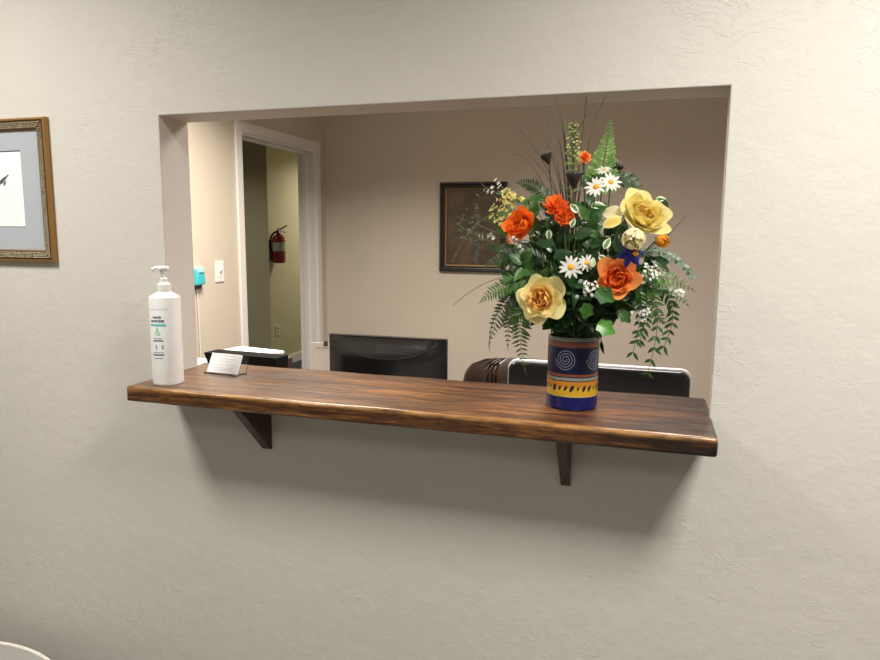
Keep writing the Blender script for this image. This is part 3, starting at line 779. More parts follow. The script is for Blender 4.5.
obj('signature', bm, M['grey_print'], t, smooth=False)

# framed still life on the office back wall
t = empty('framed_painting', (-.055, BY, FLOOR+.398), 'dark still life painting in a black frame on the office back wall', 'picture')
hx, hz = .233, .304
bm = BM(); frame_ring(bm, -hx, hx, -hz, hz, [(0, 0), (0, -.028), (.006, -.034), (.014, -.034), (.022, -.024), (.030, -.022), (.036, -.026), (.040, -.024), (.0405, -.010)]); obj('black_moulding', bm, M['black_frame'], t, smooth=False, bevel=.0015)
bm = BM(); frame_ring(bm, -hx, hx, -hz, hz, [(.0400, -.010), (.0405, -.0235), (.0475, -.020), (.049, -.009)]); obj('gold_fillet', bm, M['gold_line'], t, smooth=False)
bm = BM(); box(bm, -hx+.045, hx-.045, -.010, -.004, -hz+.045, hz-.045); obj('canvas', bm, M['painting'], t, smooth=False)
rnd = random.Random(11)
def strokes(n, cx, cz, sx, sz, size, yoff):
    bm = BM()
    for k in range(n):
        x = max(-hx+.055, min(hx-.055, rnd.gauss(cx, sx))); z = max(-hz+.055, min(hz-.055, rnd.gauss(cz, sz))); a = rnd.uniform(0, PI); l = size*rnd.uniform(.5, 1.3); w_ = l*rnd.uniform(.25, .5)
        pts = [(x+l*math.cos(q)*math.cos(a)-w_*math.sin(q)*math.sin(a), z+l*math.cos(q)*math.sin(a)+w_*math.sin(q)*math.cos(a)) for q in (2*PI*i/8 for i in range(8))]
        blob(bm, pts, -.0103-yoff-k*.00001)
    return bm
obj('painted_shadow', strokes(26, .0, -.02, .07, .10, .028, 0), M['paint_leaf_dark'], t, smooth=False)
obj('painted_leaves', strokes(34, .0, .02, .055, .085, .020, .0004), M['paint_leaf'], t, smooth=False)
obj('painted_vessel', strokes(9, .03, -.15, .015, .04, .026, .0008), M['paint_grey'], t, smooth=False)
obj('painted_fruit', strokes(6, -.06, -.19, .04, .012, .016, .001), M['paint_brown'], t, smooth=False)
obj('painted_blossoms', strokes(7, .02, .07, .06, .09, .009, .0012), M['paint_white'], t, smooth=False)

# low round side table in the near left corner
t = empty('side_table', (-.50, -.50, 0), 'low round grey side table with cream edge, at the bottom left corner', 'table')
TR, TZ = .43, .314
bm = BM(); lathe(bm, [(TR-.02, TZ-.018), (TR-.004, TZ-.018), (TR-.004, TZ-.002), (TR-.02, TZ-.001)], 96); obj('table_top', bm, M['chair_cloth'], t)
bm = BM(); tube(bm, [(TR*math.cos(2*PI*i/96), TR*math.sin(2*PI*i/96), TZ-.004) for i in range(97)], .0055, 10); obj('table_edge', bm, M['cream'], t)
for k in range(4):
    a = PI/4+k*PI/2; bm = BM(); tube(bm, [(.22*math.cos(a), .22*math.sin(a), TZ-.018), (.30*math.cos(a), .30*math.sin(a), 0)], .018, 10, .011); obj('leg', bm, M['cream'], t)
ROSES = [
    ((-0.053, -0.106, 0.229), 0.046, (-0.12,-1,0.12), 'yellow_orange', 'large yellow rose with orange heart, low over the vase rim', 'rose'),
    ((0.126, -0.056, 0.389), 0.042, (0.35,-1,0.35), 'yellow', 'big soft yellow rose at the upper right of the bouquet', 'rose'),
    ((-0.102, -0.076, 0.368), 0.033, (-0.4,-1,0.25), 'orange', 'round bright orange rose near the framed still life', 'rose'),
    ((-0.036, -0.066, 0.408), 0.022, (0.1,-0.8,0.6), 'red', 'red-orange carnation, upper of the two by the grey pod', 'carnation'),
    ((-0.019, -0.071, 0.387), 0.019, (0.3,-0.9,0.2), 'red', 'small red-orange carnation tucked under its twin', 'carnation'),
    ((0.085, -0.106, 0.272), 0.037, (0.15,-1,0.12), 'orange2', 'orange rose with paler outer petals, above the big ivy leaf', 'rose'),
    ((0.159, -0.081, 0.340), 0.02, (0.7,-0.8,0.0), 'amber', 'small amber rosebud below the big soft yellow rose', 'rosebud'),
    ((0.010, -0.006, 0.501), 0.012, (0.4,-0.8,0.3), 'orange2', 'tiny orange blossom beside the tall green spike', 'blossom'),
    ((0.112, -0.121, 0.343), 0.034, (-0.1,-1,-0.1), 'cream', 'smooth cream rosebud under the big soft yellow rose', 'rosebud'),
]
DAISIES = [
    ((0.003, -0.121, 0.291), 0.023, (-0.15,-1,0.1), 'white daisy between the big yellow rose and lower orange rose'),
    ((0.029, -0.096, 0.298), 0.017, (0.3,-1,0.2), 'half-hidden white daisy just behind the central daisy'),
    ((0.038, -0.066, 0.439), 0.022, (-0.1,-1,0.45), 'white daisy with clear yellow eye high in the bouquet'),
    ((0.064, -0.056, 0.448), 0.021, (0.35,-1,0.5), 'white daisy leaning right beside the high daisy'),
    ((0.048, -0.026, 0.473), 0.017, (-0.1,-0.5,1), 'topmost white daisy seen edge-on below the bright fern'),
]
PODS = [
    ((-0.065, -0.016, 0.505), 0.0125, (-0.35,-0.3,1), 'dark brown seed pod highest at the left of the green spike'),
    ((-0.006, -0.046, 0.463), 0.0165, (0.0,-0.2,1), 'dark brown seed pod lowest, below the green spike'),
    ((0.071, 0.024, 0.487), 0.0135, (0.5,-0.3,0.7), 'dark brown seed pod beside the bright green fern'),
]
FERNS = [
    ((0.036, 0.014, 0.427), (0.045, 0.014, 0.496), (0.055, 0.014, 0.578), 0.066, 'bright', 'bright green fern frond standing up at the top'),
    ((0.038, 0.024, 0.449), (0.086, 0.024, 0.462), (0.125, 0.024, 0.426), 0.04, 'dark', 'short dark fern frond arching above the big yellow rose'),
    ((-0.052, -0.066, 0.258), (-0.116, -0.076, 0.257), (-0.186, -0.066, 0.210), 0.05, 'mid', 'bright side fern frond arching left of the low yellow rose'),
    ((-0.063, -0.056, 0.222), (-0.098, -0.066, 0.186), (-0.087, -0.056, 0.071), 0.05, 'mid', 'long fern frond hanging lowest over the brown chair'),
    ((-0.066, -0.036, 0.230), (-0.123, -0.056, 0.224), (-0.168, -0.046, 0.120), 0.05, 'dark', 'fern frond drooping furthest left below the bouquet'),
    ((-0.058, -0.026, 0.236), (-0.116, -0.026, 0.217), (-0.131, -0.026, 0.113), 0.046, 'dark', 'fern frond drooping between two others on the left'),
    ((-0.049, -0.056, 0.297), (-0.113, -0.066, 0.310), (-0.179, -0.056, 0.282), 0.046, 'dark', 'dark fern frond level with the picture frame bottom'),
    ((0.089, -0.056, 0.243), (0.151, -0.066, 0.275), (0.225, -0.056, 0.247), 0.042, 'mid', 'thin fern frond reaching furthest right'),
    ((0.080, -0.046, 0.230), (0.152, -0.036, 0.258), (0.218, -0.026, 0.214), 0.04, 'mid', 'thin fern frond under the furthest right one'),
    ((-0.074, -0.006, 0.339), (-0.137, 0.014, 0.390), (-0.196, 0.014, 0.375), 0.042, 'mid', 'fern frond behind the round orange rose'),
    ((-0.037, 0.014, 0.370), (-0.082, 0.024, 0.440), (-0.134, 0.024, 0.455), 0.04, 'dark', 'dark fern frond above the round orange rose'),
    ((-0.063, 0.014, 0.216), (-0.115, 0.014, 0.193), (-0.157, 0.014, 0.153), 0.046, 'dark', 'back fern frond behind the low yellow rose'),
    ((0.049, -0.006, 0.222), (0.126, -0.006, 0.224), (0.181, -0.006, 0.168), 0.04, 'dark', 'back fern frond drooping behind the hanging vines'),
]
VINES = [
    ((0.081, -0.066, 0.238), (0.126, -0.076, 0.245), (0.119, -0.066, 0.130), 'hanging leafy vine nearest the vase on its right'),
    ((0.089, -0.056, 0.243), (0.154, -0.066, 0.231), (0.148, -0.056, 0.091), 'hanging leafy vine reaching lowest on the right'),
    ((0.088, -0.036, 0.249), (0.177, -0.046, 0.233), (0.175, -0.036, 0.140), 'hanging leafy vine furthest right'),
    ((0.089, -0.026, 0.225), (0.134, -0.036, 0.218), (0.130, -0.026, 0.148), 'short hanging leafy vine behind the other vines'),
    ((0.096, -0.046, 0.299), (0.158, -0.046, 0.319), (0.217, -0.036, 0.277), 'pale eucalyptus sprig at right below the amber rosebud'),
]
BLADES = [
    ((-0.026, 0.014, 0.390), (-0.049, 0.014, 0.499), (-0.078, 0.024, 0.599), 'd', 'leftmost of the upright grass blades'),
    ((-0.024, 0.014, 0.390), (-0.040, 0.014, 0.518), (-0.068, 0.024, 0.606), 'd', 'second upright grass blade from the left'),
    ((-0.021, 0.024, 0.390), (-0.036, 0.024, 0.539), (-0.054, 0.024, 0.617), 'd', 'upright grass blade ending under the soffit'),
    ((-0.016, 0.014, 0.390), (-0.030, 0.014, 0.518), (-0.042, 0.014, 0.591), 'd', 'short upright grass blade against the green spike'),
    ((-0.026, 0.004, 0.369), (-0.068, -0.006, 0.487), (-0.147, -0.006, 0.583), 'b', 'brown grass blade arching to the upper left'),
    ((-0.032, 0.004, 0.369), (-0.061, -0.006, 0.462), (-0.125, -0.006, 0.522), 'b', 'shorter brown grass blade below the upper left arch'),
    ((-0.030, 0.004, 0.359), (-0.088, -0.006, 0.478), (-0.135, -0.006, 0.508), 'b', 'lowest brown grass blade at the upper left'),
    ((-0.010, 0.024, 0.420), (-0.002, 0.024, 0.518), (0.006, 0.024, 0.629), 'b', 'tallest thin brown blade touching the soffit'),
    ((-0.010, 0.004, 0.429), (-0.010, 0.004, 0.535), (0.018, -0.006, 0.584), 'b', 'brown twig crossing the tallest blade'),
    ((-0.004, 0.024, 0.410), (0.015, 0.024, 0.537), (0.041, 0.024, 0.616), 'b', 'right brown blade leaning toward the soffit'),
    ((0.087, -0.056, 0.300), (0.149, -0.056, 0.332), (0.207, -0.046, 0.393), 'b', 'brown twig poking out to the right past the yellow rose'),
    ((0.083, -0.046, 0.288), (0.149, -0.046, 0.327), (0.197, -0.036, 0.386), 'b', 'second brown twig just under the right twig'),
    ((-0.046, 0.014, 0.339), (-0.152, 0.014, 0.410), (-0.239, 0.024, 0.492), 'b', 'long thin twig arching over the framed still life'),
    ((-0.047, -0.046, 0.297), (-0.121, -0.056, 0.339), (-0.239, -0.056, 0.386), 'g', 'long green blade crossing the still life, upper'),
    ((-0.046, -0.046, 0.281), (-0.121, -0.056, 0.315), (-0.224, -0.056, 0.362), 'g', 'long green blade crossing the still life, lower'),
    ((-0.068, -0.046, 0.339), (-0.163, -0.056, 0.388), (-0.244, -0.056, 0.293), 'g', 'green blade bending down across the still life'),
    ((-0.057, -0.046, 0.330), (-0.146, -0.056, 0.343), (-0.207, -0.056, 0.332), 'g', 'short green blade level with the orange rose'),
    ((-0.055, -0.046, 0.251), (-0.144, -0.056, 0.263), (-0.243, -0.056, 0.203), 'b', 'fine brown blade reaching left below the still life'),
    ((-0.067, -0.026, 0.219), (-0.149, -0.026, 0.196), (-0.169, -0.026, 0.107), 'b', 'hair-thin blade hanging beside the left ferns'),
    ((-0.032, 0.024, 0.370), (-0.050, 0.024, 0.480), (-0.093, 0.034, 0.571), 'd', 'thin blade between the pod and upright blades'),
    ((-0.011, 0.024, 0.390), (-0.017, 0.024, 0.499), (-0.033, 0.034, 0.583), 'd', 'thin blade rising behind the green spike'),
]
LEAVES = [
    ((0.068, -0.126, 0.240), 0.034, (-0.2,-1,0.3), (1,-0.1,-0.55), 'ivy', 'broad green ivy leaf below the lower orange rose'),
    ((0.071, -0.096, 0.176), 0.034, (0.1,-1,0.5), (1,0,-0.45), 'ivy_b', 'bright ivy leaf hanging over the vase rim on the right'),
    ((0.032, -0.106, 0.207), 0.028, (-0.1,-1,0.3), (-0.3,-0.1,-1), 'ivy_b', 'ivy leaf in front of the vase rim centre'),
    ((-0.009, -0.066, 0.182), 0.024, (-0.1,-1,0.2), (-0.2,-0.1,-1), 'ivy', 'dark ivy leaf at the left of the vase rim'),
    ((0.103, -0.066, 0.195), 0.024, (0.1,-1,0.2), (0.7,-0.1,-0.7), 'ivy', 'ivy leaf between vase and hanging vines'),
    ((0.000, -0.076, 0.400), 0.022, (0.2,-1,0.2), (-0.6,0,0.8), 'var', 'white-edged leaf below the lowest seed pod'),
    ((0.000, -0.091, 0.372), 0.018, (-0.2,-1,0.2), (0.3,0,1), 'var', 'small white-edged leaf right of the carnations'),
    ((-0.043, -0.096, 0.349), 0.02, (0.1,-1,0.1), (0,0,-1), 'var', 'white-edged leaf hanging beneath the upper carnation'),
    ((0.042, -0.056, 0.406), 0.026, (0.1,-1,0.5), (1,0,0.15), 'var', 'long white-edged leaf under the high daisies'),
    ((0.065, -0.106, 0.335), 0.022, (0.1,-1,0.2), (0.5,0,1), 'var', 'white-edged ivy leaf left of the blue flower'),
    ((0.059, -0.106, 0.308), 0.018, (-0.1,-1,0.2), (1,0,-0.3), 'var', 'rounded white-edged leaf above the lower orange rose'),
    ((0.041, -0.106, 0.300), 0.018, (0.1,-1,0.1), (0,0,1), 'pale', 'pale leaf beside the half-hidden daisy'),
    ((-0.016, -0.106, 0.314), 0.036, (-0.1,-1,0.5), (1,-0.1,0.4), 'dark', 'glossy dark leaf above the central daisy'),
    ((-0.050, -0.096, 0.334), 0.036, (0.1,-1,0.4), (-1,-0.1,0.1), 'dark', 'glossy dark leaf pointing left under the orange rose'),
    ((0.022, -0.076, 0.355), 0.036, (0.1,-1,0.4), (1,-0.1,0.3), 'dark', 'glossy dark leaf in the middle of the bouquet'),
    ((0.159, -0.066, 0.299), 0.046, (-0.1,-1,0.5), (1,-0.1,-0.6), 'dark', 'narrow dark leaf pointing right below the blue flower'),
    ((0.161, -0.026, 0.405), 0.03, (0.2,-1,0.3), (0.6,0,-1), 'dark', 'dark leaf behind the right edge of the big yellow rose'),
    ((0.155, -0.026, 0.418), 0.018, (0.2,-1,0.3), (1,0,0.2), 'var', 'white-edged leaf peeking over the big yellow rose'),
    ((-0.130, -0.046, 0.269), 0.034, (-0.1,-1,0.3), (-0.8,-0.1,0.6), 'green', 'green leaf overlapping the still life frame corner'),
    ((-0.080, -0.006, 0.176), 0.03, (-0.1,-1,0.2), (-0.6,-0.1,-0.8), 'dark', 'dark leaf below the low yellow rose'),
    ((0.055, 0.024, 0.120), 0.03, (-0.6,-1,0.1), (0.1,0,-1), 'dark', 'dark narrow leaf hanging beside the vase'),
    ((0.071, -0.066, 0.391), 0.04, (-0.2,-1,0.4), (-1,0,0.15), 'cream', 'pale cream petal-like leaf left of the big yellow rose'),
    ((0.070, -0.076, 0.374), 0.036, (-0.1,-1,0.6), (-1,0,-0.2), 'yellowp', 'soft yellow petal-like leaf left of the big yellow rose'),
]
SPRAYS = [
    ((-0.011, -0.006, 0.434), (-0.014, -0.006, 0.515), (-0.017, -0.006, 0.561), 0.028, 'spike', 'tall green spike dotted with yellow-white florets'),
    ((-0.091, -0.026, 0.349), (-0.136, -0.026, 0.375), (-0.166, -0.026, 0.394), 0.03, 'yellow', 'yellow-green floret spray left of the round orange rose'),
    ((-0.080, -0.036, 0.388), (-0.121, -0.036, 0.418), (-0.148, -0.036, 0.422), 0.026, 'yellow', 'smaller yellow floret spray above the left one'),
    ((0.111, -0.076, 0.258), (0.135, -0.086, 0.278), (0.151, -0.086, 0.287), 0.026, 'white', 'white floret spray right of the lower orange rose'),
    ((0.024, -0.096, 0.229), (0.035, -0.116, 0.249), (0.042, -0.121, 0.257), 0.018, 'white', 'small white floret spray above the vase'),
    ((0.094, -0.066, 0.228), (0.128, -0.076, 0.208), (0.139, -0.076, 0.197), 0.022, 'white', 'white floret spray among the hanging vines'),
    ((0.162, -0.056, 0.249), (0.190, -0.056, 0.246), (0.201, -0.056, 0.243), 0.012, 'white', 'tiny white floret spray near the furthest right fern'),
    ((-0.091, -0.026, 0.359), (-0.146, -0.016, 0.419), (-0.192, -0.006, 0.446), 0.02, 'sprig', 'thin sprig with white blooms at the still life top'),
    ((-0.085, -0.056, 0.320), (-0.136, -0.056, 0.343), (-0.189, -0.056, 0.350), 0.018, 'sprig', 'thin sprig with white blooms across the still life'),
    ((-0.073, -0.066, 0.291), (-0.102, -0.076, 0.331), (-0.112, -0.086, 0.339), 0.014, 'white', 'white florets just under the round orange rose'),
    ((-0.075, -0.006, 0.389), (-0.138, 0.014, 0.430), (-0.174, 0.014, 0.459), 0.012, 'sprig', 'highest thin sprig with one white bloom'),
]
STEMS = [
    ((-0.089, -0.036, 0.319), 'dark', 'leafy stem under the round orange rose'),
    ((-0.128, 0.014, 0.293), 'dark', 'leafy stem furthest left of the dark foliage'),
    ((-0.035, -0.056, 0.355), 'dark', 'leafy stem below the carnations'),
    ((0.008, -0.036, 0.375), 'dark', 'leafy stem below the lowest seed pod'),
    ((0.031, -0.066, 0.331), 'dark', 'leafy stem left of the blue flower'),
    ((0.068, -0.026, 0.356), 'dark', 'leafy stem behind the cream rosebud'),
    ((0.008, -0.086, 0.256), 'dark', 'leafy stem between the central daisy and vase'),
    ((0.043, -0.056, 0.226), 'green', 'leafy stem left of the broad ivy leaf'),
    ((-0.056, -0.046, 0.271), 'dark', 'leafy stem behind the low yellow rose'),
    ((0.105, -0.036, 0.288), 'dark', 'leafy stem behind the blue flower'),
    ((0.134, -0.006, 0.264), 'green', 'leafy stem at right behind the white spray'),
    ((-0.112, -0.006, 0.236), 'green', 'leafy stem at the lower left'),
    ((-0.036, 0.024, 0.294), 'dark', 'leafy stem deep in the middle'),
    ((0.045, 0.024, 0.284), 'dark', 'leafy stem deep behind the lower orange rose'),
    ((-0.054, 0.024, 0.396), 'dark', 'leafy stem behind the carnations'),
    ((0.029, 0.034, 0.404), 'green', 'leafy stem behind the high daisies'),
    ((0.095, 0.054, 0.357), 'dark', 'leafy stem behind the big yellow rose'),
    ((-0.015, -0.046, 0.223), 'dark', 'leafy stem right of the low yellow rose'),
    ((-0.163, 0.024, 0.317), 'green', 'thin leafy stem in front of the still life corner'),
    ((-0.073, -0.016, 0.369), 'green', 'leafy stem right of the round orange rose'),
    ((0.106, 0.024, 0.221), 'green', 'leafy stem behind the hanging vines'),
    ((0.053, -0.076, 0.262), 'dark', 'leafy stem beside the lower orange rose'),
    ((-0.097, -0.076, 0.297), 'green', 'leafy stem reaching over the low yellow rose from the left'),
    ((-0.051, -0.056, 0.368), 'dark', 'leafy stem between the orange rose and carnations'),
    ((0.028, -0.056, 0.387), 'green', 'leafy stem below the high daisies'),
    ((0.090, -0.056, 0.322), 'dark', 'leafy stem just left of the blue flower'),
    ((0.126, -0.046, 0.243), 'green', 'leafy stem above the hanging vines'),
    ((-0.127, -0.036, 0.248), 'dark', 'leafy stem furthest out at the lower left'),
    ((0.021, -0.076, 0.284), 'dark', 'leafy stem right of the central daisy'),
    ((-0.022, -0.056, 0.192), 'dark', 'low leafy stem over the left of the vase rim'),
    ((0.039, -0.056, 0.191), 'dark', 'low leafy stem over the right of the vase rim'),
    ((0.007, -0.041, 0.180), 'dark', 'lowest leafy stem over the middle of the vase rim'),
    ((-0.051, -0.026, 0.208), 'dark', 'low leafy stem behind the low yellow rose'),
    ((0.067, -0.026, 0.208), 'dark', 'low leafy stem behind the broad ivy leaf'),
    ((-0.144, -0.016, 0.355), 'green', 'leafy stem at the far left beside the floret sprays'),
    ((-0.102, 0.004, 0.419), 'green', 'leafy stem left above the carnations'),
    ((0.145, -0.016, 0.299), 'dark', 'leafy stem right behind the blue flower'),
    ((0.119, -0.006, 0.370), 'dark', 'leafy stem just behind the big yellow rose'),
    ((0.019, 0.014, 0.458), 'green', 'leafy stem beside the high daisies'),
    ((-0.014, 0.094, 0.307), 'dark', 'leafy stem at the back of the bouquet, middle'),
    ((-0.099, 0.094, 0.291), 'dark', 'leafy stem at the back of the bouquet, left'),
    ((0.070, 0.094, 0.309), 'dark', 'leafy stem at the back of the bouquet, right'),
]
BLUE = [
    ((0.106, -0.111, 0.316), 0.026, (-0.2,-1,0.2), 'x'),
]
#  [ 0.487  1.15  -0.124] [ 0.435  1.15  -0.211] [-0.225  1.15  -0.099] [-0.134  1.15  -0.213] [-0.071 -0.45  -0.466] [ 0.055 -0.45  -0.472]
# ------------------------------------------------------------ the bouquet
# every stem is a thing of its own, standing in the vase; positions are metres from the vase's foot
V0 = Vector((VX, VY, FLOOR))
def stem_path(p, i, end_dir=None):
    """from inside the vase up through its mouth to the point p"""
    a = i*2.399; r = .034*math.sqrt((i % 9+.5)/9)
    p = Vector(p); m = Vector((r*math.cos(a), r*math.sin(a), .143))
    dx = Vector((p.x, p.y, 0)); 
    if dx.length > .001:
        k = min(1, dx.length/.05)*.028; m = m*.45+Vector((dx.normalized().x*k, dx.normalized().y*k, .143*.55))
        m.z = .145
    base = Vector((-m.x*.5, -m.y*.5, .018))
    pts = [base.lerp(m, t_/4) for t_ in range(4)]
    q = m+Vector((m.x*.5, m.y*.5, .06))
    if p.z < .2: q = m+Vector((m.x*.8, m.y*.8, .04))
    if p.z > .16 or dx.length > .09:
        for t_ in range(9):
            u = t_/8; pts.append(m*(1-u)**2+q*2*u*(1-u)+p*u*u)
    else:
        pts += [m, m.lerp(p, .5)+Vector((0, 0, .01)), p]
    return pts
def frame_q(n, upv=(0, 0, 1)):
    n = Vector(n).normalized(); u = Vector(upv); x = u.cross(n)
    if x.length < .05: x = Vector((1, 0, 0))
    x.normalize(); y = n.cross(x).normalized()
    return Matrix((x, y, n)).transposed()
def tint_layer(bm): return bm.verts.layers.float.get('tint') or bm.verts.layers.float.new('tint')
def keep(bm): bm.faces.layers.int.new('keep')

def petal(bm, Rm, org, phi, prof, width, tint0, tint1, n=7, m=8, ruff=.0, rnd=random, tipshape=1.0, r0=0):
    """a cupped petal: prof(v) -> (radius, height); width(v) = half angle around the axis"""
    lay = tint_layer(bm); g = {}
    ph = rnd.uniform(0, 6.28)
    for j in range(m+1):
        v = j/m
        for i in range(n+1):
            u = i/n*2-1
            vv = v*(1-.16*tipshape*abs(u)**2.5)
            r, h = prof(vv); a = phi+width(v)*u
            rf = ruff*v*v*math.sin(3.1*u+ph+2*v)
            p = Vector((r*math.cos(a), r*math.sin(a), h+rf)); q = Vector((math.cos(a), math.sin(a), 0))*(rf*.6); p += q
            vert = bm.verts.new(Rm @ p+org); vert[lay] = tint0+(tint1-tint0)*v; g[i, j] = vert
    for i in range(n):
        for j in range(m): bm.faces.new((g[i, j], g[i+1, j], g[i+1, j+1], g[i, j+1]))

def profile(L, a0, a1, a2, r0=.002, h0=0, n=12):
    """cup outline: angle from the axis starts at a0, goes to a1 halfway and a2 at the lip"""
    pts = [(r0, h0)]; r, h = r0, h0
    for k in range(n):
        v = (k+.5)/n; a = a0+(a1-a0)*min(1, v*2) if v < .5 else a1+(a2-a1)*(v-.5)*2
        a = math.radians(a); r += math.sin(a)*L/n; h += math.cos(a)*L/n; pts.append((r, h))
    def f(v):
        x = min(max(v, 0), 1)*n; i = min(int(x), n-1); t_ = x-i
        return (pts[i][0]*(1-t_)+pts[i+1][0]*t_, pts[i][1]*(1-t_)+pts[i+1][1]*t_)
    return f

def rose_head(bm, c, nrm, R, seed, kind='rose', squash=None, cup=False):
    rnd = random.Random(seed); Rm = frame_q(nrm)
    if kind == 'rose': R *= .80
    if squash: Rm = Rm @ squash
    org = Vector(c)-Rm @ Vector((0, 0, R*.45))
    if kind == 'rose' and cup:
        R *= 1.08; org = Vector(c)-Rm @ Vector((0, 0, R*.55))
        layers = [(5, 1.50, 94, 50, 42, .85, 1.0), (5, 1.46, 92, 32, 12, .7, .95), (5, 1.40, 90, 20, -8, .5, .85), (5, 1.28, 86, 10, -22, .35, .75), (4, 1.14, 78, 4, -30, .2, .6), (4, 1.0, 60, 0, -34, .1, .5), (3, .9, 34, -4, -26, .0, .4)]
    elif kind == 'rosebud':
        layers = [(5, 1.55, 88, 14, -62, .9, 1), (4, 1.45, 84, 8, -66, .7, .9), (3, 1.3, 70, 0, -62, .4, .6)]
    elif kind in ('carnation', 'blossom'):
        layers = [(7, 1.15, 88, 70, 62, .9, 1), (7, 1.1, 80, 48, 50, .6, .9), (6, 1.05, 65, 30, 40, .3, .7), (5, 1.0, 50, 12, 25, .1, .4), (4, .95, 30, 2, 15, 0, .2)]
    else:
        layers = [(5, 1.34, 95, 70, 84, .85, 1.05), (5, 1.30, 92, 50, 58, .7, 1), (6, 1.26, 90, 30, 26, .5, .85), (5, 1.20, 86, 18, 4, .35, .65), (5, 1.10, 80, 8, -10, .2, .5), (5, .98, 68, 2, -18, .1, .4), (3, .86, 48, -2, -30, .05, .4), (3, .78, 24, -4, -30, 0, .35)]
    for li, (cnt, L, a0, a1, a2, t0, t1) in enumerate(layers):
        ph0 = rnd.uniform(0, 6.28)
        for k in range(cnt):
            j = rnd.uniform(-6, 6); pr = profile(L*R*rnd.uniform(.93, 1.05), a0, a1+j, a2+j*1.6, r0=R*.04)
            w0 = (PI/cnt)*1.35
            wd_ = (lambda w0: (lambda v: w0*min(1, .45+1.3*v) * (1-.42*max(0, v-.72)/.28*1.0)))(w0)
            petal(bm, Rm, org, ph0+2*PI*k/cnt+rnd.uniform(-.12, .12), pr, wd_, t0, t1, ruff=R*(.10 if kind == 'rose' else .16 if kind == 'carnation' else .03), rnd=rnd, r0=0)

def leaf(bm, base, direc, nrm, L, W, shape='ovate', n=8, m=4, bend=.15, fold=.25, thick=None):
    """a leaf blade growing from base along direc with a folded midrib; tint = distance from midrib"""
    lay = tint_layer(bm); d = Vector(direc).normalized(); nn = Vector(nrm); nn = (nn-d*nn.dot(d)); nn = nn.normalized() if nn.length > .01 else d.orthogonal().normalized()
    s = d.cross(nn).normalized(); g = {}
    def hw(t_):
        if shape == 'ovate': return math.sin(PI*t_**.8)**.8
        if shape == 'lance': return math.sin(PI*t_**.75)
        if shape == 'round': return math.sin(PI*t_**.9)**.55
        if shape == 'ivy': return (math.sin(PI*t_**.62)**.7)*(1+.22*math.cos(t_*4*PI))
        return math.sin(PI*t_)
    for j in range(n+1):
        t_ = j/n; w_ = max(hw(min(max(t_, .0), 1)), .0)*W if 0 < j < n else W*.03
        for i in range(m+1):
            u = i/m*2-1
            p = Vector(base)+d*(L*(t_-(.10*abs(u) if shape == 'ivy' and t_ < .3 else 0)))+s*(w_*u)+nn*(-bend*L*t_*t_+fold*w_*abs(u))
            v = bm.verts.new(p); v[lay] = max(abs(u), abs(t_*2-1)**4); g[i, j] = v
    for i in range(m):
        for j in range(n): bm.faces.new((g[i, j], g[i+1, j], g[i+1, j+1], g[i, j+1]))

def fobj(name, bm, mat, par, smooth=True):
    keep(bm); return obj(name, bm, mat, par, smooth)
def F(name, label, cat, group):
    return empty(name, tuple(V0), label, cat, group)
idx = [0]
def stem_obj(t, p, r=.0016, name='stem', mat='stem'):
    idx[0] += 1; bm = BM(); pts = stem_path(p, idx[0]); tube(bm, pts, r, 6, r*.8); obj(name, bm, M[mat], t); return pts
PM = {'cream': 'cream_petal', 'red': 'red_petal'}
for k, (c, R, n, col, lab, kind) in enumerate(ROSES):
    t = F(kind, lab, 'flower', 'roses and buds in the bouquet'); nv = Vector(n).normalized()
    bm = BM(); sq = None
    if lab.startswith('big soft'):
        sq = Matrix.Rotation(math.radians(-38), 3, 'Z') @ Matrix.Diagonal((1.22, .88, 1))
    if lab.startswith('round bright'):
        sq = Matrix.Rotation(math.radians(40), 3, 'Z') @ Matrix.Diagonal((1.12, .9, 1))
    rose_head(bm, c, n, R, 20+k, kind, sq, cup=k > 0); fobj('petals', bm, M[PM.get(col, col)], t)
    back = Vector(c)-nv*R*.75
    stem_obj(t, back, .0022)
    bm = BM(); Rm = frame_q(n)
    for q in range(5):
        a = q*2*PI/5; dd = Rm @ Vector((math.cos(a), math.sin(a), .25)); leaf(bm, Vector(c)-nv*R*.5, dd, nv, R*.55, R*.12, 'lance', 5, 2)
    fobj('sepals', bm, M['green'], t)

for k, (c, R, n, lab) in enumerate(DAISIES):
    t = F('daisy', lab, 'flower', 'white daisies in the bouquet'); Rm = frame_q(n); rnd = random.Random(50+k)
    bm = BM(); cnt = 12
    for q in range(cnt):
        a = 2*PI*q/cnt+rnd.uniform(-.1, .1); L = R*rnd.uniform(.88, 1.05); tilt = rnd.uniform(.02, .28)
        lay = tint_layer(bm); d = Rm @ Vector((math.cos(a), math.sin(a), tilt)); nn = Rm @ Vector((0, 0, 1))
        leaf(bm, Vector(c)+(Rm @ Vector((math.cos(a), math.sin(a), 0)))*R*.12, d, nn, L*.9, R*.135, 'round', 6, 2, bend=rnd.uniform(-.05, .3), fold=.12)
    fobj('petals', bm, M['daisy_petal'], t)
    bm = BM(); bmesh.ops.create_icosphere(bm, subdivisions=2, radius=R*.27, matrix=Matrix.Translation(Vector(c)) @ Rm.to_4x4() @ Matrix.Diagonal((1, 1, .55, 1)))
    for v in bm.verts: v.co += Vector((rnd.uniform(-1, 1), rnd.uniform(-1, 1), rnd.uniform(-1, 1)))*R*.015
    obj('flower_eye', bm, M['daisy_eye'], t)
    stem_obj(t, Vector(c)-Vector(n).normalized()*R*.15, .0014)

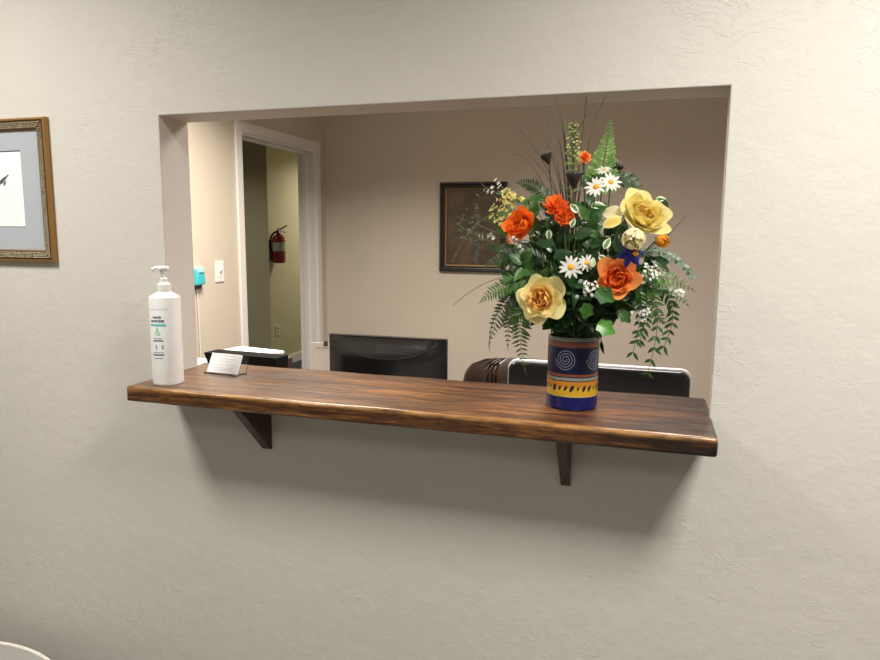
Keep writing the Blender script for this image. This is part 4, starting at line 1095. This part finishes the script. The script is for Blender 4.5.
# blue flower
c, R, n, _ = BLUE[0]
t = F('blue_flower', 'blue star-shaped flower above the lower orange rose', 'flower', None); del_g = None
Rm = frame_q(n); bm = BM(); rnd = random.Random(9)
for lay_, (cnt, s_, ti) in enumerate(((6, 1.0, .05), (5, .8, .3))):
    for q in range(cnt):
        a = 2*PI*q/cnt+lay_*.5+.2; d = Rm @ Vector((math.cos(a), math.sin(a), ti)); leaf(bm, Vector(c)+(Rm @ Vector((0, 0, lay_*.003))), d, Rm @ Vector((0, 0, 1)), R*s_, R*.24, 'ovate', 7, 4, bend=.3, fold=-.3)
fobj('petals', bm, M['blue_petal'], t)
bm = BM(); bmesh.ops.create_icosphere(bm, subdivisions=2, radius=R*.2, matrix=Matrix.Translation(Vector(c)+(Rm @ Vector((R*.45, -R*.0, R*.22))))); obj('flower_eye', bm, M['daisy_eye'], t)
stem_obj(t, Vector(c)-Vector(n).normalized()*.004, .0016)

# seed pods (lotus): flared cup with pitted flat top
for k, (c, R, n, lab) in enumerate(PODS):
    t = F('seed_pod', lab, 'seed pod', 'dark seed pods in the bouquet'); Rm = frame_q(n)
    bm = BM(); lathe(bm, [(R*.16, -R*1.5), (R*.35, -R*1.15), (R*.75, -R*.45), (R*1.0, R*.15), (R*1.0, R*.30), (R*.88, R*.36)], 22)
    for v in bm.verts:
        a = math.atan2(v.co.y, v.co.x); v.co.xy *= 1+.04*math.sin(a*7)
    bmesh.ops.transform(bm, matrix=Matrix.Translation(Vector(c)) @ Rm.to_4x4(), verts=bm.verts)
    obj('pod_cup', bm, M['pod'], t)
    bm = BM()
    for q in range(9):
        rr = 0 if q == 0 else R*.58; a = q*2*PI/8
        bmesh.ops.create_icosphere(bm, subdivisions=1, radius=R*.14, matrix=Matrix.Translation(Vector(c)+Rm @ Vector((rr*math.cos(a), rr*math.sin(a), R*.37))))
    obj('seeds', bm, M['black_satin'], t)
    stem_obj(t, Vector(c)-(Rm @ Vector((0, 0, R*1.4))), .0017, mat='blade_b')

# fern fronds
for k, (a, b, c, W, col, lab) in enumerate(FERNS):
    t = F('fern_frond', lab, 'fern', 'fern fronds in the bouquet'); rnd = random.Random(80+k)
    pts = bez(a, b, c, 20); sp = stem_path(a, 100+k)
    bm = BM(); tube(bm, sp+pts[1:], .0011, 5, .0005); obj('stem', bm, M['stem'], t)
    bm = BM(); N = 26 if W > .045 else 22; out = Vector((b[0]*.4, -.9, .35)).normalized()
    for i in range(1, N):
        u = i/N; x = u*20; j = min(int(x), 19); p = pts[j].lerp(pts[j+1], x-j); d = (pts[j+1]-pts[j]).normalized()
        nn = (out-d*out.dot(d)).normalized(); s = d.cross(nn).normalized()
        wl = W*.5*(math.sin(PI*min(1, u*.9+.12))**.7 if lab.find('standing') < 0 else (1-u)**.85*min(1, .8+u*3)*1.25)
        for sg in (-1, 1):
            dd = s*sg*1.0+d*rnd.uniform(.45, .7)+nn*rnd.uniform(-.25, .15); L = wl*rnd.uniform(.85, 1.1)*1.1
            nr = nn+Vector((rnd.uniform(-.5, .5), rnd.uniform(-.5, .5), rnd.uniform(-.5, .5)))*.6
            leaf(bm, p, dd, nr, L, max(.0016, L*.13), 'lance', 4, 2, bend=.2, fold=.2)
            if W > .055:   # second order leaflets on the broad bright frond
                s2 = dd.normalized()
                for q in range(2, 6):
                    pp = p+s2*L*q/6.5
                    for g2 in (-1, 1): leaf(bm, pp, d*g2+s2*.6, nr, L*.22, L*.06, 'lance', 3, 2)
    fobj('leaflets', bm, M['fern_dark' if col == 'dark' else col], t)

for k, (a, b, c, lab) in enumerate(VINES):
    euc = 'eucalyptus' in lab
    t = F('eucalyptus_sprig' if euc else 'hanging_vine', lab, 'foliage', 'trailing stems in the bouquet'); rnd = random.Random(130+k)
    pts = bez(a, b, c, 20); bm = BM(); tube(bm, stem_path(a, 140+k)+pts[1:], .0011, 5, .0006); obj('stem', bm, M['blade_b' if not euc else 'eucalyptus'], t)
    bm = BM(); N = 15
    for i in range(2, N+1):
        u = i/N; x = u*20; j = min(int(x), 19); p = pts[j].lerp(pts[j+1], x-j); d = (pts[j+1]-pts[j]).normalized(); s = d.cross(Vector((0, -1, 0))).normalized()
        for sg in ((1, -1) if not euc else (1, -1)):
            dd = s*sg*rnd.uniform(.5, .9)+d*rnd.uniform(.5, 1)+Vector((0, rnd.uniform(-.5, .3), 0))
            leaf(bm, p, dd, (rnd.uniform(-.5, .5), -1, rnd.uniform(-.2, .8)), (.019 if not euc else .011)*rnd.uniform(.8, 1.15), .0032 if not euc else .0042, 'lance' if not euc else 'round', 6, 2, bend=.25)
    fobj('leaves', bm, M['eucalyptus' if euc else 'green'], t)

for k, (a, b, c, col, lab) in enumerate(BLADES):
    t = F('grass_blade', lab, 'grass blade', 'grass blades and twigs in the bouquet'); pts = bez(a, b, c, 18)
    bm = BM(); sp = stem_path(a, 170+k)
    r_ = {'d': .0029, 'g': .0018, 'b': .0019}[col]; tube(bm, sp, r_, 5, r_); tube(bm, pts, r_, 5, .0007, .5); obj('blade', bm, M['blade_'+col], t)

for k, (c, L, n, d, col, lab) in enumerate(LEAVES):
    t = F('ivy_leaf' if col.startswith('ivy') else 'leaf_sprig', lab, 'leaf', 'single leaves in the bouquet'); dv = Vector(d).normalized()
    bm = BM(); base = Vector(c)-dv*L*.5
    shp = 'ivy' if col.startswith('ivy') else 'lance' if 'narrow' in lab else 'round' if col in ('cream', 'yellowp') else 'ovate'
    W = L*(.46 if shp == 'ivy' else .16 if shp == 'lance' else .36 if shp == 'round' else .30)
    leaf(bm, base, dv, n, L, W, shp, 14, 6, bend=.22, fold=.22)
    fobj('leaf_blade', bm, M[{'cream': 'cream_petal', 'yellowp': 'yellow'}.get(col, col)], t)
    stem_obj(t, base, .0012)

for k, (a, b, c, R, col, lab) in enumerate(SPRAYS):
    t = F('floret_spray', lab, 'flower', 'small-flowered sprays in the bouquet'); rnd = random.Random(230+k); pts = bez(a, b, c, 14)
    bm = BM(); sp = stem_path(a, 210+k)+pts[1:]; tube(bm, sp, .0012, 5, .0006)
    fl = []; n = {'spike': 130, 'yellow': 60, 'white': 26, 'sprig': 7}[col]
    for q in range(n):
        if col == 'spike': u = q/n; j = min(int(u*14), 13); p = pts[j].lerp(pts[j+1], u*14-j); rr = R*(.85-.40*u)
        elif col == 'sprig': u = .75+.25*q/n; j = min(int(u*14), 13); p = pts[j]; rr = R*.5
        else: u = .45+.55*rnd.random(); j = min(int(u*14), 13); p = pts[j]; rr = R*(.9-.2*u)
        a_ = rnd.uniform(0, 2*PI); z_ = rnd.uniform(-1, 1); off = Vector((math.cos(a_)*math.sqrt(1-z_*z_), math.sin(a_)*math.sqrt(1-z_*z_), z_))*rr*rnd.uniform(.5, 1)
        e = p+off; tube(bm, [p-Vector((0, 0, rr*.3)), p.lerp(e, .5), e], .0004, 3); fl.append(e)
    obj('stem', bm, M['stem'], t)
    bm = BM(); lay = tint_layer(bm); s = {'spike': .0021, 'yellow': .0030, 'white': .0026, 'sprig': .0038}[col]
    for e in fl:
        Rm = frame_q((e-Vector(b))+Vector((0, -.02, .004))+Vector((rnd.uniform(-1, 1), rnd.uniform(-1, 1), rnd.uniform(-1, 1)))*.01)
        for q in range(5):
            an = q*2*PI/5; leaf(bm, e, Rm @ Vector((math.cos(an), math.sin(an), .4)), Rm @ Vector((0, 0, 1)), s*rnd.uniform(1.1, 1.7), s*.55, 'round', 3, 2)
    fobj('florets', bm, M['floret_'+{'spike': 'spike', 'yellow': 'yellow', 'white': 'white', 'sprig': 'white'}[col]], t)
    if col in ('spike', 'yellow'):
        bm = BM()
        for q in range(46 if col == 'spike' else 22):
            u = rnd.random(); j = min(int(u*14), 13); p = pts[j]; a_ = rnd.uniform(0, 2*PI); leaf(bm, p, (math.cos(a_), math.sin(a_), rnd.uniform(.2, 1.4)), (rnd.uniform(-1, 1), -1, .3), R*rnd.uniform(.4, .75), R*.07, 'lance', 4, 2)
        fobj('leaves', bm, M['mid'], t)

for k, (c, col, lab) in enumerate(STEMS):
    t = F('leafy_stem', lab, 'foliage', 'leafy stems filling the bouquet'); rnd = random.Random(300+k); pts = stem_path(c, 30+k)
    bm = BM(); tube(bm, pts, .0016, 6, .001); obj('stem', bm, M['stem'], t)
    bm = BM(); cv = Vector(c)
    for q in range(13):
        u = 1-.045*q if q else 1; p = pts[-1].lerp(pts[-4], min(1, q/12)); a_ = q*2.4
        outd = Vector((cv.x*1.2, (cv.y-.0), cv.z-.22)); outd = outd.normalized() if outd.length > .01 else Vector((0, -1, 0))
        dd = outd*rnd.uniform(.2, .9)+Vector((math.cos(a_), rnd.uniform(-.9, .3), math.sin(a_)))
        leaf(bm, p, dd, (rnd.uniform(-.6, .6), -1, rnd.uniform(.1, 1)), rnd.uniform(.026, .042), rnd.uniform(.007, .012), rnd.choice(('ovate', 'lance', 'ovate')), 8, 4, bend=rnd.uniform(.05, .4), fold=.25)
    fobj('leaves', bm, M[col], t)
